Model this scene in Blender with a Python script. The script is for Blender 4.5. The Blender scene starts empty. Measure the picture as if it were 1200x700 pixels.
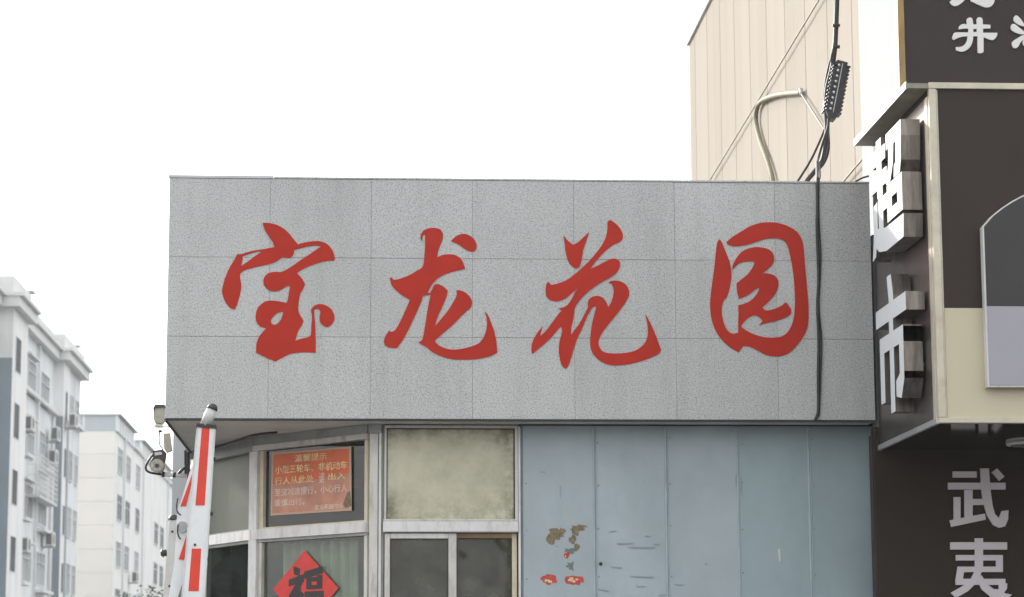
import bpy, bmesh, math, random
from mathutils import Vector, Matrix, Euler
from mathutils.geometry import tessellate_polygon
R = math.radians
rnd = random.Random(7)
C = bpy.context.scene.collection
sc = bpy.context.scene

# ------------------------------------------------------------------ camera
cam_d = bpy.data.cameras.new('camera'); cam = bpy.data.objects.new('camera', cam_d); C.objects.link(cam)
cam.location = (0, 0, 1.6)
PITCH, YAW, ROLL = 8.97, -3.35, -0.2
cam.rotation_euler = (Matrix.Rotation(R(YAW), 3, 'Z') @ Matrix.Rotation(R(90+PITCH), 3, 'X') @ Matrix.Rotation(R(ROLL), 3, 'Z')).to_euler()
cam_d.sensor_width = 36.0; FPX = 2850.0
cam_d.lens = FPX/1200*36
cam_d.clip_start = 0.1; cam_d.clip_end = 3000
cam_d.dof.use_dof = True; cam_d.dof.focus_distance = 14.6; cam_d.dof.aperture_fstop = 5.6
sc.camera = cam

# ------------------------------------------------------------------ world, sun, exposure
SUN_EL, SUN_AZ = 22.0, -32.0        # azimuth from +Y towards -X is negative
w = bpy.data.worlds.new('World'); sc.world = w; w.use_nodes = True
nt = w.node_tree; nt.nodes.clear()
sky = nt.nodes.new('ShaderNodeTexSky'); sky.sky_type = 'NISHITA'; sky.sun_disc = False
sky.sun_elevation = R(SUN_EL); sky.sun_rotation = R(SUN_AZ)
sky.altitude = 0; sky.air_density = 1.6; sky.dust_density = 6.0; sky.ozone_density = 1.0
hs = nt.nodes.new('ShaderNodeHueSaturation'); hs.inputs['Saturation'].default_value = 0.28
mxw = nt.nodes.new('ShaderNodeMixRGB'); mxw.inputs[0].default_value = 0.45; mxw.inputs[2].default_value = (13.0, 13.1, 13.2, 1)
bg = nt.nodes.new('ShaderNodeBackground'); bg.inputs[1].default_value = 0.10
wo = nt.nodes.new('ShaderNodeOutputWorld')
nt.links.new(sky.outputs[0], hs.inputs['Color']); nt.links.new(hs.outputs[0], mxw.inputs[1])
nt.links.new(mxw.outputs[0], bg.inputs[0]); nt.links.new(bg.outputs[0], wo.inputs[0])
sd = bpy.data.lights.new('sun', 'SUN'); sd.energy = 2.0; sd.angle = R(1.5); sd.color = (1.0, 0.955, 0.89)
sun = bpy.data.objects.new('sun', sd); C.objects.link(sun)
az = R(SUN_AZ); el = R(SUN_EL)
sdir = Vector((math.sin(az)*math.cos(el), math.cos(az)*math.cos(el), math.sin(el)))
sun.rotation_euler = sdir.to_track_quat('Z', 'Y').to_euler()
sc.view_settings.view_transform = 'Standard'; sc.view_settings.look = 'None'
sc.view_settings.gamma = 1; sc.view_settings.use_curve_mapping = False
sc.view_settings.exposure = 1.22
sc.cycles.max_bounces = 8; sc.cycles.volume_bounces = 1; sc.cycles.use_denoising = True
sc.cycles.sample_clamp_indirect = 6

# ------------------------------------------------------------------ pixel ray to a real plane of the place
CM = cam.rotation_euler.to_matrix()
def at(px, py, Y=None, X=None):
    d = CM @ Vector(((px-600)/FPX, (350-py)/FPX, -1))
    t = Y/d.y if Y is not None else X/d.x
    return Vector((d.x*t, d.y*t, 1.6+d.z*t))

# ------------------------------------------------------------------ objects
def tag(o, label=None, cat=None, group=None, kind=None):
    if label: o['label'] = label
    if cat: o['category'] = cat
    if group: o['group'] = group
    if kind: o['kind'] = kind
    return o
def empty(name, loc, label=None, cat=None, group=None):
    o = bpy.data.objects.new(name, None); C.objects.link(o); o.location = loc
    return tag(o, label, cat, group)
def link(name, me, mat=None, parent=None):
    """mesh vertices are in world space; the parent sits unrotated, so only its offset is taken off"""
    if mat is not None and len(me.materials) == 0: me.materials.append(mat)
    o = bpy.data.objects.new(name, me); C.objects.link(o)
    if parent is not None:
        o.parent = parent
        o.matrix_parent_inverse = Matrix.Translation(-wloc(parent))
    return o
def wloc(o):
    v = Vector(o.location)
    while o.parent:
        v = v + o.matrix_parent_inverse.translation + Vector(o.parent.location); o = o.parent
    return v
class MB:
    def __init__(s): s.b = bmesh.new()
    def box(s, x0, x1, y0, y1, z0, z1, bev=0):
        vs = [s.b.verts.new(c) for c in ((x0,y0,z0),(x1,y0,z0),(x1,y1,z0),(x0,y1,z0),(x0,y0,z1),(x1,y0,z1),(x1,y1,z1),(x0,y1,z1))]
        fs = [s.b.faces.new([vs[i] for i in f]) for f in ((0,3,2,1),(4,5,6,7),(0,1,5,4),(1,2,6,5),(2,3,7,6),(3,0,4,7))]
        if bev:
            es = list({e for f in fs for e in f.edges})
            bmesh.ops.bevel(s.b, geom=es, offset=bev, segments=1, affect='EDGES', profile=0.5)
        return s
    def obox(s, o, u, v, n, u0, u1, v0, v1, n0, n1):
        """box along axes u, v, n from origin o"""
        vs = [s.b.verts.new(o+u*a+v*b+n*c) for a, b, c in ((u0,v0,n0),(u1,v0,n0),(u1,v1,n0),(u0,v1,n0),(u0,v0,n1),(u1,v0,n1),(u1,v1,n1),(u0,v1,n1))]
        for f in ((0,3,2,1),(4,5,6,7),(0,1,5,4),(1,2,6,5),(2,3,7,6),(3,0,4,7)): s.b.faces.new([vs[i] for i in f])
        return s
    def prism(s, pts, ax, a0, a1):
        """polygon pts extruded along axis ax (a vector) from a0 to a1"""
        A = [s.b.verts.new(Vector(p)+ax*a0) for p in pts]; B = [s.b.verts.new(Vector(p)+ax*a1) for p in pts]
        s.b.faces.new(A[::-1]); s.b.faces.new(B)
        n = len(pts)
        for i in range(n): s.b.faces.new((A[i], A[(i+1)%n], B[(i+1)%n], B[i]))
        return s
    def cyl(s, p0, p1, r0, r1=None, seg=16, cap=True):
        p0 = Vector(p0); p1 = Vector(p1); r1 = r0 if r1 is None else r1
        q = (p1-p0).to_track_quat('Z', 'Y')
        A = []; B = []
        for i in range(seg):
            a = 2*math.pi*i/seg; d = q @ Vector((math.cos(a), math.sin(a), 0))
            A.append(s.b.verts.new(p0+d*r0)); B.append(s.b.verts.new(p1+d*r1))
        for i in range(seg):
            f = s.b.faces.new((A[i], A[(i+1)%seg], B[(i+1)%seg], B[i])); f.smooth = True
        if cap: s.b.faces.new(A[::-1]); s.b.faces.new(B)
        return s
    def dome(s, c, ax, r, h, seg=16, rings=5):
        q = Vector(ax).to_track_quat('Z', 'Y'); c = Vector(c); prev = None
        for k in range(rings):
            t = k/rings*math.pi/2; ring = []
            for i in range(seg):
                a = 2*math.pi*i/seg
                ring.append(s.b.verts.new(c+q @ Vector((math.cos(a)*r*math.cos(t), math.sin(a)*r*math.cos(t), h*math.sin(t)))))
            if prev:
                for i in range(seg):
                    f = s.b.faces.new((prev[i], prev[(i+1)%seg], ring[(i+1)%seg], ring[i])); f.smooth = True
            else: s.b.faces.new(ring[::-1])
            prev = ring
        top = s.b.verts.new(c+q @ Vector((0,0,h)))
        for i in range(seg):
            f = s.b.faces.new((prev[i], prev[(i+1)%seg], top)); f.smooth = True
        return s
    def mesh(s, name):
        bmesh.ops.recalc_face_normals(s.b, faces=s.b.faces[:])
        me = bpy.data.meshes.new(name); s.b.to_mesh(me); s.b.free(); return me
    def build(s, name, mat, parent=None, **k):
        return tag(link(name, s.mesh(name), mat, parent), **k)
def struct(name, mb, mat, parent=None): return mb.build(name, mat, parent, kind='structure')
X_, Y_, Z_ = Vector((1,0,0)), Vector((0,1,0)), Vector((0,0,1))

# ---- curves to meshes
def curve_mesh(cu, name):
    ob = bpy.data.objects.new('tmp', cu); C.objects.link(ob)
    bpy.context.view_layer.update()
    dg = bpy.context.evaluated_depsgraph_get()
    me = bpy.data.meshes.new_from_object(ob.evaluated_get(dg))
    bpy.data.objects.remove(ob); me.name = name
    me.materials.clear()
    return me
def smooth_loop(pts, sub=5, corner=48):
    n = len(pts); out = []
    P = [Vector((p[0], p[1])) for p in pts]
    def cornerp(i):
        a = P[i]-P[i-1]; b = P[(i+1)%n]-P[i]
        if a.length < 1e-6 or b.length < 1e-6: return True
        return abs(math.degrees(a.angle(b))) > corner
    cs = [cornerp(i) for i in range(n)]
    for i in range(n):
        p0, p1, p2, p3 = P[i-1], P[i], P[(i+1)%n], P[(i+2)%n]
        if cs[i]: p0 = p1-(p2-p1)
        if cs[(i+1)%n]: p3 = p2+(p2-p1)
        for k in range(sub):
            t = k/sub
            out.append(0.5*((2*p1)+(p2-p0)*t+(2*p0-5*p1+4*p2-p3)*t*t+(3*p1-p0-3*p2+p3)*t*t*t))
    return out
def flat_shape(loops, depth, name):
    """2D loops (local x, y) -> a solid of that depth, local z from 0 to depth"""
    cu = bpy.data.curves.new('tmpc', 'CURVE'); cu.dimensions = '2D'; cu.fill_mode = 'BOTH'; cu.extrude = depth/2
    for lp in loops:
        sp = cu.splines.new('POLY'); sp.points.add(len(lp)-1)
        for q, p in zip(sp.points, lp): q.co = (p[0], p[1], 0, 1)
        sp.use_cyclic_u = True
    me = curve_mesh(cu, name)
    for v in me.vertices: v.co.z += depth/2
    return me
def glyph(txt, depth, bold=0.0, res=4):
    cu = bpy.data.curves.new('tmpt', 'FONT'); cu.body = txt; cu.size = 1.0; cu.extrude = depth/2; cu.offset = bold; cu.resolution_u = res
    me = curve_mesh(cu, 'letter')
    return me
def fit_glyph(txt, wd, ht, depth, bold=0.0):
    """glyph scaled to wd x ht, lower left corner at the origin, z 0..depth"""
    me = glyph(txt, 1.0, bold)
    xs = [v.co.x for v in me.vertices]; ys = [v.co.y for v in me.vertices]
    x0, x1, y0, y1 = min(xs), max(xs), min(ys), max(ys)
    sy = ht/(y1-y0); sx = wd/(x1-x0) if wd else sy
    for v in me.vertices: v.co = Vector(((v.co.x-x0)*sx, (v.co.y-y0)*sy, (v.co.z+0.5)*depth))
    return me
def strokes_mesh(strokes, wd, ht, depth, name='sign_character'):
    b_ = bmesh.new()
    for k, st in enumerate(strokes):
        if len(st) == 4 and not isinstance(st[0], tuple): x0, y0, x1, y1 = st; st = [(x0,y0),(x1,y0),(x1,y1),(x0,y1)]
        ar = sum(st[i-1][0]*st[i][1]-st[i][0]*st[i-1][1] for i in range(len(st)))
        if ar < 0: st = st[::-1]
        A = [b_.verts.new((p[0]*wd, p[1]*ht, 0)) for p in st]; B = [b_.verts.new((p[0]*wd, p[1]*ht, depth+k*.0005)) for p in st]
        m_ = len(st)
        for t_ in tessellate_polygon([[Vector((p[0], p[1], 0)) for p in st]]):
            b_.faces.new([B[i] for i in t_]); b_.faces.new([A[i] for i in t_[::-1]])
        for i in range(m_): b_.faces.new((A[i], A[(i+1)%m_], B[(i+1)%m_], B[i]))
    bmesh.ops.recalc_face_normals(b_, faces=b_.faces[:])
    me = bpy.data.meshes.new(name); b_.to_mesh(me); b_.free(); return me
def front(me, x, y, z):          # facing -Y: local x -> +X, y -> +Z, z -> -Y
    for v in me.vertices: v.co = Vector((x+v.co.x, y-v.co.z, z+v.co.y))
    return me
def side(me, x, y, z):           # facing -X: local x -> -Y, y -> +Z, z -> -X
    for v in me.vertices: v.co = Vector((x-v.co.z, y-v.co.x, z+v.co.y))
    return me
def oriented(me, o, u, v, n):
    for q in me.vertices: q.co = o+u*q.co.x+v*q.co.y+n*q.co.z
    return me
def tube_mesh(pts, r, name='cable', smooth=True, res=3):
    P = [Vector(p) for p in pts]
    if smooth and len(P) > 2:
        out = []
        for i in range(len(P)-1):
            p0 = P[max(i-1,0)]; p1 = P[i]; p2 = P[i+1]; p3 = P[min(i+2,len(P)-1)]
            for k in range(6):
                t = k/6
                out.append(0.5*((2*p1)+(p2-p0)*t+(2*p0-5*p1+4*p2-p3)*t*t+(3*p1-p0-3*p2+p3)*t*t*t))
        out.append(P[-1]); P = out
    cu = bpy.data.curves.new('tmpc', 'CURVE'); cu.dimensions = '3D'; cu.bevel_depth = r; cu.bevel_resolution = res; cu.use_fill_caps = True
    sp = cu.splines.new('POLY'); sp.points.add(len(P)-1)
    for q, p in zip(sp.points, P): q.co = (*p, 1)
    me = curve_mesh(cu, name)
    for p in me.polygons: p.use_smooth = True
    return me

# ------------------------------------------------------------------ materials
def mat(name, col, rough=0.6, metal=0.0, var=0.0, vscale=3.0, stretch=(1,1,1), bump=0.0, bscale=60.0, dirt=None, dirt_amt=0.5, dscale=4.0,
        dstretch=(1,1,1), objvar=0.0, spec=0.5, fleck=0.0, flscale=120.0, coat=0.0):
    m = bpy.data.materials.new(name); m.use_nodes = True; n = m.node_tree; N = n.nodes; L = n.links
    b = N['Principled BSDF']; b.inputs['Roughness'].default_value = rough; b.inputs['Metallic'].default_value = metal
    b.inputs['Specular IOR Level'].default_value = spec; b.inputs['Coat Weight'].default_value = coat
    tc = N.new('ShaderNodeNewGeometry')
    def mapped(scale, st):
        mp = N.new('ShaderNodeMapping'); mp.inputs['Scale'].default_value = (scale*st[0], scale*st[1], scale*st[2])
        L.new(tc.outputs['Position'], mp.inputs['Vector']); return mp.outputs[0]
    rgb = N.new('ShaderNodeRGB'); rgb.outputs[0].default_value = (*col, 1); cur = rgb.outputs[0]
    def mult(cur, fac_socket, lo, hi):
        mr = N.new('ShaderNodeMapRange'); mr.inputs['To Min'].default_value = lo; mr.inputs['To Max'].default_value = hi
        L.new(fac_socket, mr.inputs['Value'])
        vm = N.new('ShaderNodeVectorMath'); vm.operation = 'SCALE'; L.new(cur, vm.inputs[0]); L.new(mr.outputs[0], vm.inputs['Scale']); return vm.outputs[0], mr
    if var:
        no = N.new('ShaderNodeTexNoise'); no.inputs['Scale'].default_value = 1; no.inputs['Detail'].default_value = 6; no.inputs['Roughness'].default_value = 0.6
        L.new(mapped(vscale, stretch), no.inputs['Vector'])
        cur, mr = mult(cur, no.outputs['Fac'], 1-var, 1+var); mr.inputs['From Min'].default_value = 0.3; mr.inputs['From Max'].default_value = 0.7
    if objvar:
        oi = N.new('ShaderNodeObjectInfo'); cur, mr = mult(cur, oi.outputs['Random'], 1-objvar, 1+objvar)
    if dirt:
        no = N.new('ShaderNodeTexNoise'); no.inputs['Scale'].default_value = 1; no.inputs['Detail'].default_value = 8; no.inputs['Roughness'].default_value = 0.65
        L.new(mapped(dscale, dstretch), no.inputs['Vector'])
        mr = N.new('ShaderNodeMapRange'); mr.inputs['From Min'].default_value = 0.48; mr.inputs['From Max'].default_value = 0.72; mr.inputs['To Max'].default_value = dirt_amt
        L.new(no.outputs['Fac'], mr.inputs['Value'])
        mx = N.new('ShaderNodeMixRGB'); L.new(mr.outputs[0], mx.inputs[0]); L.new(cur, mx.inputs[1]); mx.inputs[2].default_value = (*dirt, 1); cur = mx.outputs[0]
    if fleck:
        for sc_, lo, hi, thr in ((flscale, 1-fleck, 1.0, (0.33, 0.50)), (flscale*0.8, 1.0, 1+fleck*0.35, (0.54, 0.66))):
            no = N.new('ShaderNodeTexNoise'); no.inputs['Scale'].default_value = 1; no.inputs['Detail'].default_value = 2
            L.new(mapped(sc_, (1,1,1)), no.inputs['Vector'])
            cur, mr = mult(cur, no.outputs['Fac'], lo, hi); mr.inputs['From Min'].default_value = thr[0]; mr.inputs['From Max'].default_value = thr[1]
    L.new(cur, b.inputs['Base Color'])
    if bump:
        no = N.new('ShaderNodeTexNoise'); no.inputs['Scale'].default_value = 1; no.inputs['Detail'].default_value = 4
        L.new(mapped(bscale, stretch), no.inputs['Vector'])
        bp = N.new('ShaderNodeBump'); bp.inputs['Strength'].default_value = bump; bp.inputs['Distance'].default_value = 0.01
        L.new(no.outputs['Fac'], bp.inputs['Height']); L.new(bp.outputs[0], b.inputs['Normal'])
    return m
def glass(name, film, film_amt, tint=(0.85,0.9,0.88), rough=0.02, fscale=5.0, fvar=0.35, stains=None, stain_amt=0.8, edge=None):
    m = bpy.data.materials.new(name); m.use_nodes = True; n = m.node_tree; N = n.nodes; L = n.links; N.clear()
    out = N.new('ShaderNodeOutputMaterial'); tr = N.new('ShaderNodeBsdfTransparent'); tr.inputs[0].default_value = (*tint, 1)
    df = N.new('ShaderNodeBsdfDiffuse'); df.inputs[0].default_value = (*film, 1)
    gl = N.new('ShaderNodeBsdfGlossy'); gl.inputs['Roughness'].default_value = rough
    g = N.new('ShaderNodeNewGeometry'); no = N.new('ShaderNodeTexNoise'); no.inputs['Scale'].default_value = fscale; no.inputs['Detail'].default_value = 6
    L.new(g.outputs['Position'], no.inputs['Vector'])
    mr = N.new('ShaderNodeMapRange'); mr.inputs['From Min'].default_value = 0.3; mr.inputs['From Max'].default_value = 0.7
    mr.inputs['To Min'].default_value = max(0, film_amt-fvar*film_amt); mr.inputs['To Max'].default_value = min(1, film_amt+fvar*film_amt); L.new(no.outputs['Fac'], mr.inputs['Value'])
    m1 = N.new('ShaderNodeMixShader'); L.new(mr.outputs[0], m1.inputs[0]); L.new(tr.outputs[0], m1.inputs[1]); L.new(df.outputs[0], m1.inputs[2])
    if stains:
        no2 = N.new('ShaderNodeTexNoise'); no2.inputs['Scale'].default_value = 3.0; no2.inputs['Detail'].default_value = 9; no2.inputs['Roughness'].default_value = 0.7
        L.new(g.outputs['Position'], no2.inputs['Vector'])
        r2 = N.new('ShaderNodeMapRange'); r2.inputs['From Min'].default_value = 0.47; r2.inputs['From Max'].default_value = 0.68; r2.inputs['To Max'].default_value = stain_amt
        L.new(no2.outputs['Fac'], r2.inputs['Value'])
        if edge:
            r2.inputs['To Max'].default_value = 0.35
            sp = N.new('ShaderNodeSeparateXYZ'); L.new(g.outputs['Position'], sp.inputs[0])
            def band(ax, a, b_):       # 1 at a, 0 at b_
                q_ = N.new('ShaderNodeMapRange'); q_.inputs['From Min'].default_value = a; q_.inputs['From Max'].default_value = b_; q_.inputs['To Min'].default_value = 1; q_.inputs['To Max'].default_value = 0
                L.new(sp.outputs[ax], q_.inputs['Value']); return q_.outputs[0]
            x0, x1, z0, z1 = edge; cur = None
            for q_ in (band('X', x0, x0+.09), band('X', x1, x1-.16), band('Z', z0, z0+.20), band('Z', z1, z1-.17)):
                if cur is None: cur = q_
                else:
                    ad = N.new('ShaderNodeMath'); ad.operation = 'ADD'; L.new(cur, ad.inputs[0]); L.new(q_, ad.inputs[1]); cur = ad.outputs[0]
            n3 = N.new('ShaderNodeTexNoise'); n3.inputs['Scale'].default_value = 9; n3.inputs['Detail'].default_value = 9; n3.inputs['Roughness'].default_value = .72; L.new(g.outputs['Position'], n3.inputs['Vector'])
            r3 = N.new('ShaderNodeMapRange'); r3.inputs['From Min'].default_value = .38; r3.inputs['From Max'].default_value = .68; L.new(n3.outputs['Fac'], r3.inputs['Value'])
            ml = N.new('ShaderNodeMath'); ml.operation = 'MULTIPLY_ADD'; L.new(cur, ml.inputs[0]); L.new(r3.outputs[0], ml.inputs[1]); L.new(r2.outputs[0], ml.inputs[2]); ml.use_clamp = True
            r2 = ml
        mx = N.new('ShaderNodeMixRGB'); L.new(r2.outputs[0], mx.inputs[0]); mx.inputs[1].default_value = (*film, 1); mx.inputs[2].default_value = (*stains, 1)
        L.new(mx.outputs[0], df.inputs[0])
    fr = N.new('ShaderNodeFresnel'); ior = N.new('ShaderNodeMapRange'); ior.inputs['To Min'].default_value = 1.5; ior.inputs['To Max'].default_value = 1/1.5
    L.new(g.outputs['Backfacing'], ior.inputs['Value']); L.new(ior.outputs[0], fr.inputs[0])
    m2 = N.new('ShaderNodeMixShader'); L.new(fr.outputs[0], m2.inputs[0]); L.new(m1.outputs[0], m2.inputs[1]); L.new(gl.outputs[0], m2.inputs[2])
    L.new(m2.outputs[0], out.inputs[0]); return m

M = {}
M['granite'] = mat('granite', (0.472,0.482,0.478), 0.55, var=0.05, vscale=1.3, objvar=0.035, fleck=0.46, flscale=125, dirt=(0.27,0.275,0.27), dirt_amt=0.30, dscale=6, dstretch=(1,1,0.13))
M['joint'] = mat('joint_mortar', (0.20,0.20,0.20), 0.9)
M['cap'] = mat('parapet_cap', (0.52,0.53,0.53), 0.6, var=0.15, vscale=3)
M['red'] = mat('red_letter', (0.42,0.025,0.012), 0.6, spec=0.2, var=0.07, vscale=6)
M['soffit'] = mat('soffit_paint', (0.46,0.47,0.45), 0.85, var=0.12, vscale=2.5, dirt=(0.25,0.25,0.23), dirt_amt=0.5, dscale=3)
M['blue_b'] = mat('teal_blue_paint', (0.268,0.342,0.366), 0.5, var=0.10, vscale=1.6, objvar=0.04, dirt=(0.20,0.275,0.29), dirt_amt=0.6, dscale=1.7, dstretch=(1.5,1,0.7), bump=0.5, bscale=5)
M['blue'] = mat('blue_paint', (0.335,0.392,0.422), 0.5, var=0.13, vscale=1.6, objvar=0.05, dirt=(0.25,0.325,0.35), dirt_amt=0.6, dscale=1.7, dstretch=(1.5,1,0.7), bump=0.5, bscale=5)
M['blue2'] = mat('blue_batten', (0.36,0.43,0.455), 0.45, var=0.12, vscale=12, stretch=(1,1,.2), dirt=(0.15,0.19,0.2), dirt_amt=0.5, dscale=9, dstretch=(2,2,.5))
M['scratch'] = mat('paint_scratch', (0.245,0.305,0.33), 0.7)
M['bluedark'] = mat('dark_blue_post', (0.13,0.17,0.19), 0.6, var=.2, vscale=10)
M['peel'] = mat('bare_board', (0.20,0.155,0.095), 0.9, var=0.35, vscale=40)
M['chip'] = mat('bare_chip', (0.55,0.54,0.52), 0.8)
M['alu'] = mat('aged_white_frame', (0.56,0.55,0.51), 0.5, var=0.10, vscale=5, dirt=(0.22,0.21,0.18), dirt_amt=0.6, dscale=11, dstretch=(2,2,.45))
M['alu_w'] = mat('white_frame', (0.66,0.66,0.66), 0.45, var=0.08, vscale=6, dirt=(0.3,0.29,0.26), dirt_amt=0.5, dscale=10, dstretch=(2,2,.5))
M['alu_warm'] = mat('yellowed_frame', (0.60,0.53,0.40), 0.5, var=0.14, vscale=8)
M['brownrail'] = mat('brown_rail', (0.30,0.21,0.11), 0.6, var=0.25, vscale=12)
M['gasket'] = mat('dark_gasket', (0.03,0.03,0.03), 0.7)
M['header'] = mat('grey_header', (0.33,0.345,0.33), 0.6, var=0.15, vscale=4, dirt=(0.16,0.165,0.15), dirt_amt=0.6, dscale=6)
M['frost'] = glass('stained_frosted_pane', (0.55,0.525,0.385), 0.97, fvar=0.02, stains=(0.21,0.20,0.13), rough=0.35)
M['frost_g'] = glass('greenish_frosted_pane', (0.135,0.15,0.12), 0.94, fvar=0.05, stains=(0.10,0.11,0.085), rough=0.45)
M['g_dark'] = glass('dusty_dark_pane', (0.09,0.10,0.09), 0.25, tint=(0.5,0.53,0.53), fscale=4, fvar=0.6)
M['g_clear'] = glass('dusty_clear_pane', (0.22,0.23,0.20), 0.10, tint=(0.75,0.8,0.76), fscale=5, fvar=0.7)
M['g_screen'] = glass('dusty_pane_painted_reflections', (0.09,0.092,0.072), 0.5, tint=(0.5,0.5,0.47), fscale=7, fvar=0.75)  # dusty screen film; its strong unevenness also paints faint reflections
M['g_side'] = glass('dark_side_pane', (0.05,0.06,0.06), 0.35, tint=(0.55,0.6,0.6), fscale=5, fvar=0.6)
M['g_far'] = mat('far_window_glass', (0.085,0.10,0.11), 0.8, var=0.3, vscale=0.8, spec=0.05)
M['g_far_l'] = mat('far_window_glass_pale', (0.30,0.33,0.34), 0.7, var=0.3, vscale=0.8, spec=0.1)
M['interior'] = mat('interior_wall', (0.33,0.33,0.29), 0.9, var=0.1, vscale=2)
M['lining'] = mat('added_dim_lining', (0.13,0.14,0.125), 0.9, var=0.2, vscale=2)  # dark tone stands in for the dimness inside the booth
M['curtain'] = mat('curtain_cloth', (0.60,0.62,0.52), 0.9, var=0.15, vscale=5, stretch=(3,3,.4))
M['paper_red'] = mat('faded_red_paper', (0.70,0.165,0.075), 0.7, var=0.12, vscale=8)
M['paper_fade'] = mat('bleached_red_paper', (0.56,0.27,0.19), 0.75, var=0.16, vscale=9)
M['paper_edge'] = mat('paper_border', (0.56,0.38,0.28), 0.7)
M['paper_txt'] = mat('pale_yellow_print', (0.80,0.67,0.34), 0.7, var=0.35, vscale=22)
M['paper_txt2'] = mat('pale_pink_print', (0.70,0.58,0.50), 0.7, var=0.25, vscale=22)
M['fu_red'] = mat('bright_red_paper', (0.60,0.035,0.028), 0.6, var=0.12, vscale=14)
M['fu_black'] = mat('black_print', (0.018,0.018,0.02), 0.6)
M['barrier'] = mat('white_barrier', (0.76,0.78,0.79), 0.35, var=0.06, vscale=6, dirt=(0.55,0.56,0.55), dirt_amt=0.4, dscale=9)
M['barrier_grey'] = mat('light_grey_barrier', (0.50,0.50,0.49), 0.45, var=0.06, vscale=9, fleck=0.15, flscale=120)
M['stripe'] = mat('reflective_red', (0.72,0.045,0.02), 0.4, var=0.07, vscale=12)
M['black'] = mat('black_plastic', (0.022,0.023,0.026), 0.45)
M['cable'] = mat('black_cable', (0.018,0.018,0.02), 0.5)
M['steel'] = mat('galvanised', (0.45,0.46,0.46), 0.45, metal=0.6, var=0.1, vscale=20)
M['lampbody'] = mat('cream_lamp_body', (0.42,0.405,0.34), 0.5, var=0.12, vscale=20)
M['white_plastic'] = mat('white_plastic', (0.66,0.66,0.64), 0.4)
M['hood'] = mat('brown_black_hood', (0.055,0.045,0.045), 0.45)
M['lens'] = mat('lamp_reflector', (0.40,0.39,0.33), 0.25, metal=0.3, var=0.3, vscale=60)
M['boxbrown'] = mat('brown_gloss_panel', (0.041,0.030,0.026), 0.45, spec=0.15, var=0.06, vscale=2)
M['bronze'] = mat('dark_mirror_panel', (0.16,0.14,0.13), 0.33, metal=0.8, var=0.25, vscale=4, dirt=(0.12,0.10,0.09), dirt_amt=0.6, dscale=3)
M['mirror'] = mat('dark_polished_soffit', (0.28,0.26,0.26), 0.07, metal=1.0, var=0.04, vscale=3)
M['boxframe'] = mat('champagne_frame', (0.53,0.485,0.385), 0.38, metal=0.25, var=0.10, vscale=7, dirt=(0.30,0.26,0.2), dirt_amt=0.4, dscale=12)
M['cream'] = mat('cream_panel', (0.54,0.49,0.35), 0.35, var=0.02, vscale=2)
M['lav'] = mat('lavender_grey_panel', (0.335,0.325,0.37), 0.35, var=0.03, vscale=2)
M['darkplq'] = mat('dark_plaque', (0.040,0.038,0.040), 0.4, spec=0.3, var=0.06, vscale=2)
M['board'] = mat('dark_brown_board', (0.043,0.033,0.033), 0.5, spec=0.15, var=0.08, vscale=2)
M['board2'] = mat('dark_brown_lower_board', (0.034,0.025,0.019), 0.55, spec=0.15, var=0.10, vscale=2)
M['gold'] = mat('gold_edge', (0.27,0.185,0.075), 0.5, metal=0.3, var=0.35, vscale=10, stretch=(1,1,.5))
M['letter'] = mat('pale_letter', (0.60,0.55,0.58), 0.5, var=0.04, vscale=10)
M['letter_w'] = mat('white_acrylic', (0.62,0.65,0.67), 0.6, spec=0.2, var=0.02, vscale=6)
M['chrome'] = mat('brushed_return', (0.24,0.215,0.19), 0.42, metal=0.95, var=0.4, vscale=16, stretch=(1.6,1,.25))
M['ledge'] = mat('weathered_ledge', (0.27,0.265,0.21), 0.65, var=0.2, vscale=6, dirt=(0.13,0.125,0.10), dirt_amt=0.5, dscale=7)
M['beige'] = mat('beige_cladding', (0.38,0.347,0.303), 0.95, spec=0.03, var=0.03, vscale=1.2, stretch=(1,3,.2), objvar=0.045)
M['seam'] = mat('cladding_seam', (0.30,0.265,0.225), 0.95, spec=0.03)
M['white_wall'] = mat('white_render', (0.43,0.45,0.46), 0.95, spec=0.03, var=0.04, vscale=0.7, stretch=(1,1,.3))
M['hose'] = mat('beige_hose', (0.22,0.205,0.135), 0.7, var=0.15, vscale=12)
M['wire'] = mat('thin_grey_wire', (0.22,0.20,0.17), 0.6)
M['apt'] = mat('pale_blue_render', (0.72,0.75,0.76), 0.95, spec=.05, var=0.05, vscale=0.3, dirt=(0.50,0.52,0.52), dirt_amt=0.8, dscale=0.9, dstretch=(1,1,.15))
M['apt_w'] = mat('white_render_far', (0.80,0.80,0.79), 0.95, spec=.05, var=0.03, vscale=0.3, dirt=(0.58,0.58,0.57), dirt_amt=0.7, dscale=0.9, dstretch=(1,1,.15))
M['slate'] = mat('slate_blue_render', (0.20,0.255,0.29), 0.85, var=0.07, vscale=0.4)
M['cornice'] = mat('cornice_render', (0.66,0.67,0.66), 0.85, var=0.05, vscale=0.5)
M['aptcream'] = mat('cream_end_wall', (0.70,0.675,0.63), 0.85, var=0.03, vscale=0.3, objvar=0.02)
M['farframe'] = mat('far_frame', (0.62,0.64,0.64), 0.6)
M['grille'] = mat('grey_grille', (0.42,0.44,0.43), 0.6)
M['ac'] = mat('ac_casing', (0.60,0.60,0.58), 0.5, var=0.05, vscale=2)
M['acdark'] = mat('ac_grille', (0.10,0.11,0.115), 0.6)
M['glasshouse'] = mat('roof_glazing', (0.36,0.42,0.45), 0.3, var=0.08, vscale=0.6)
M['roofing'] = mat('roofing', (0.24,0.24,0.24), 0.9, var=0.1, vscale=0.6)
M['asphalt'] = mat('asphalt', (0.055,0.055,0.057), 0.9, var=0.15, vscale=0.6, fleck=0.3, flscale=40, bump=0.3, bscale=60)
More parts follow.
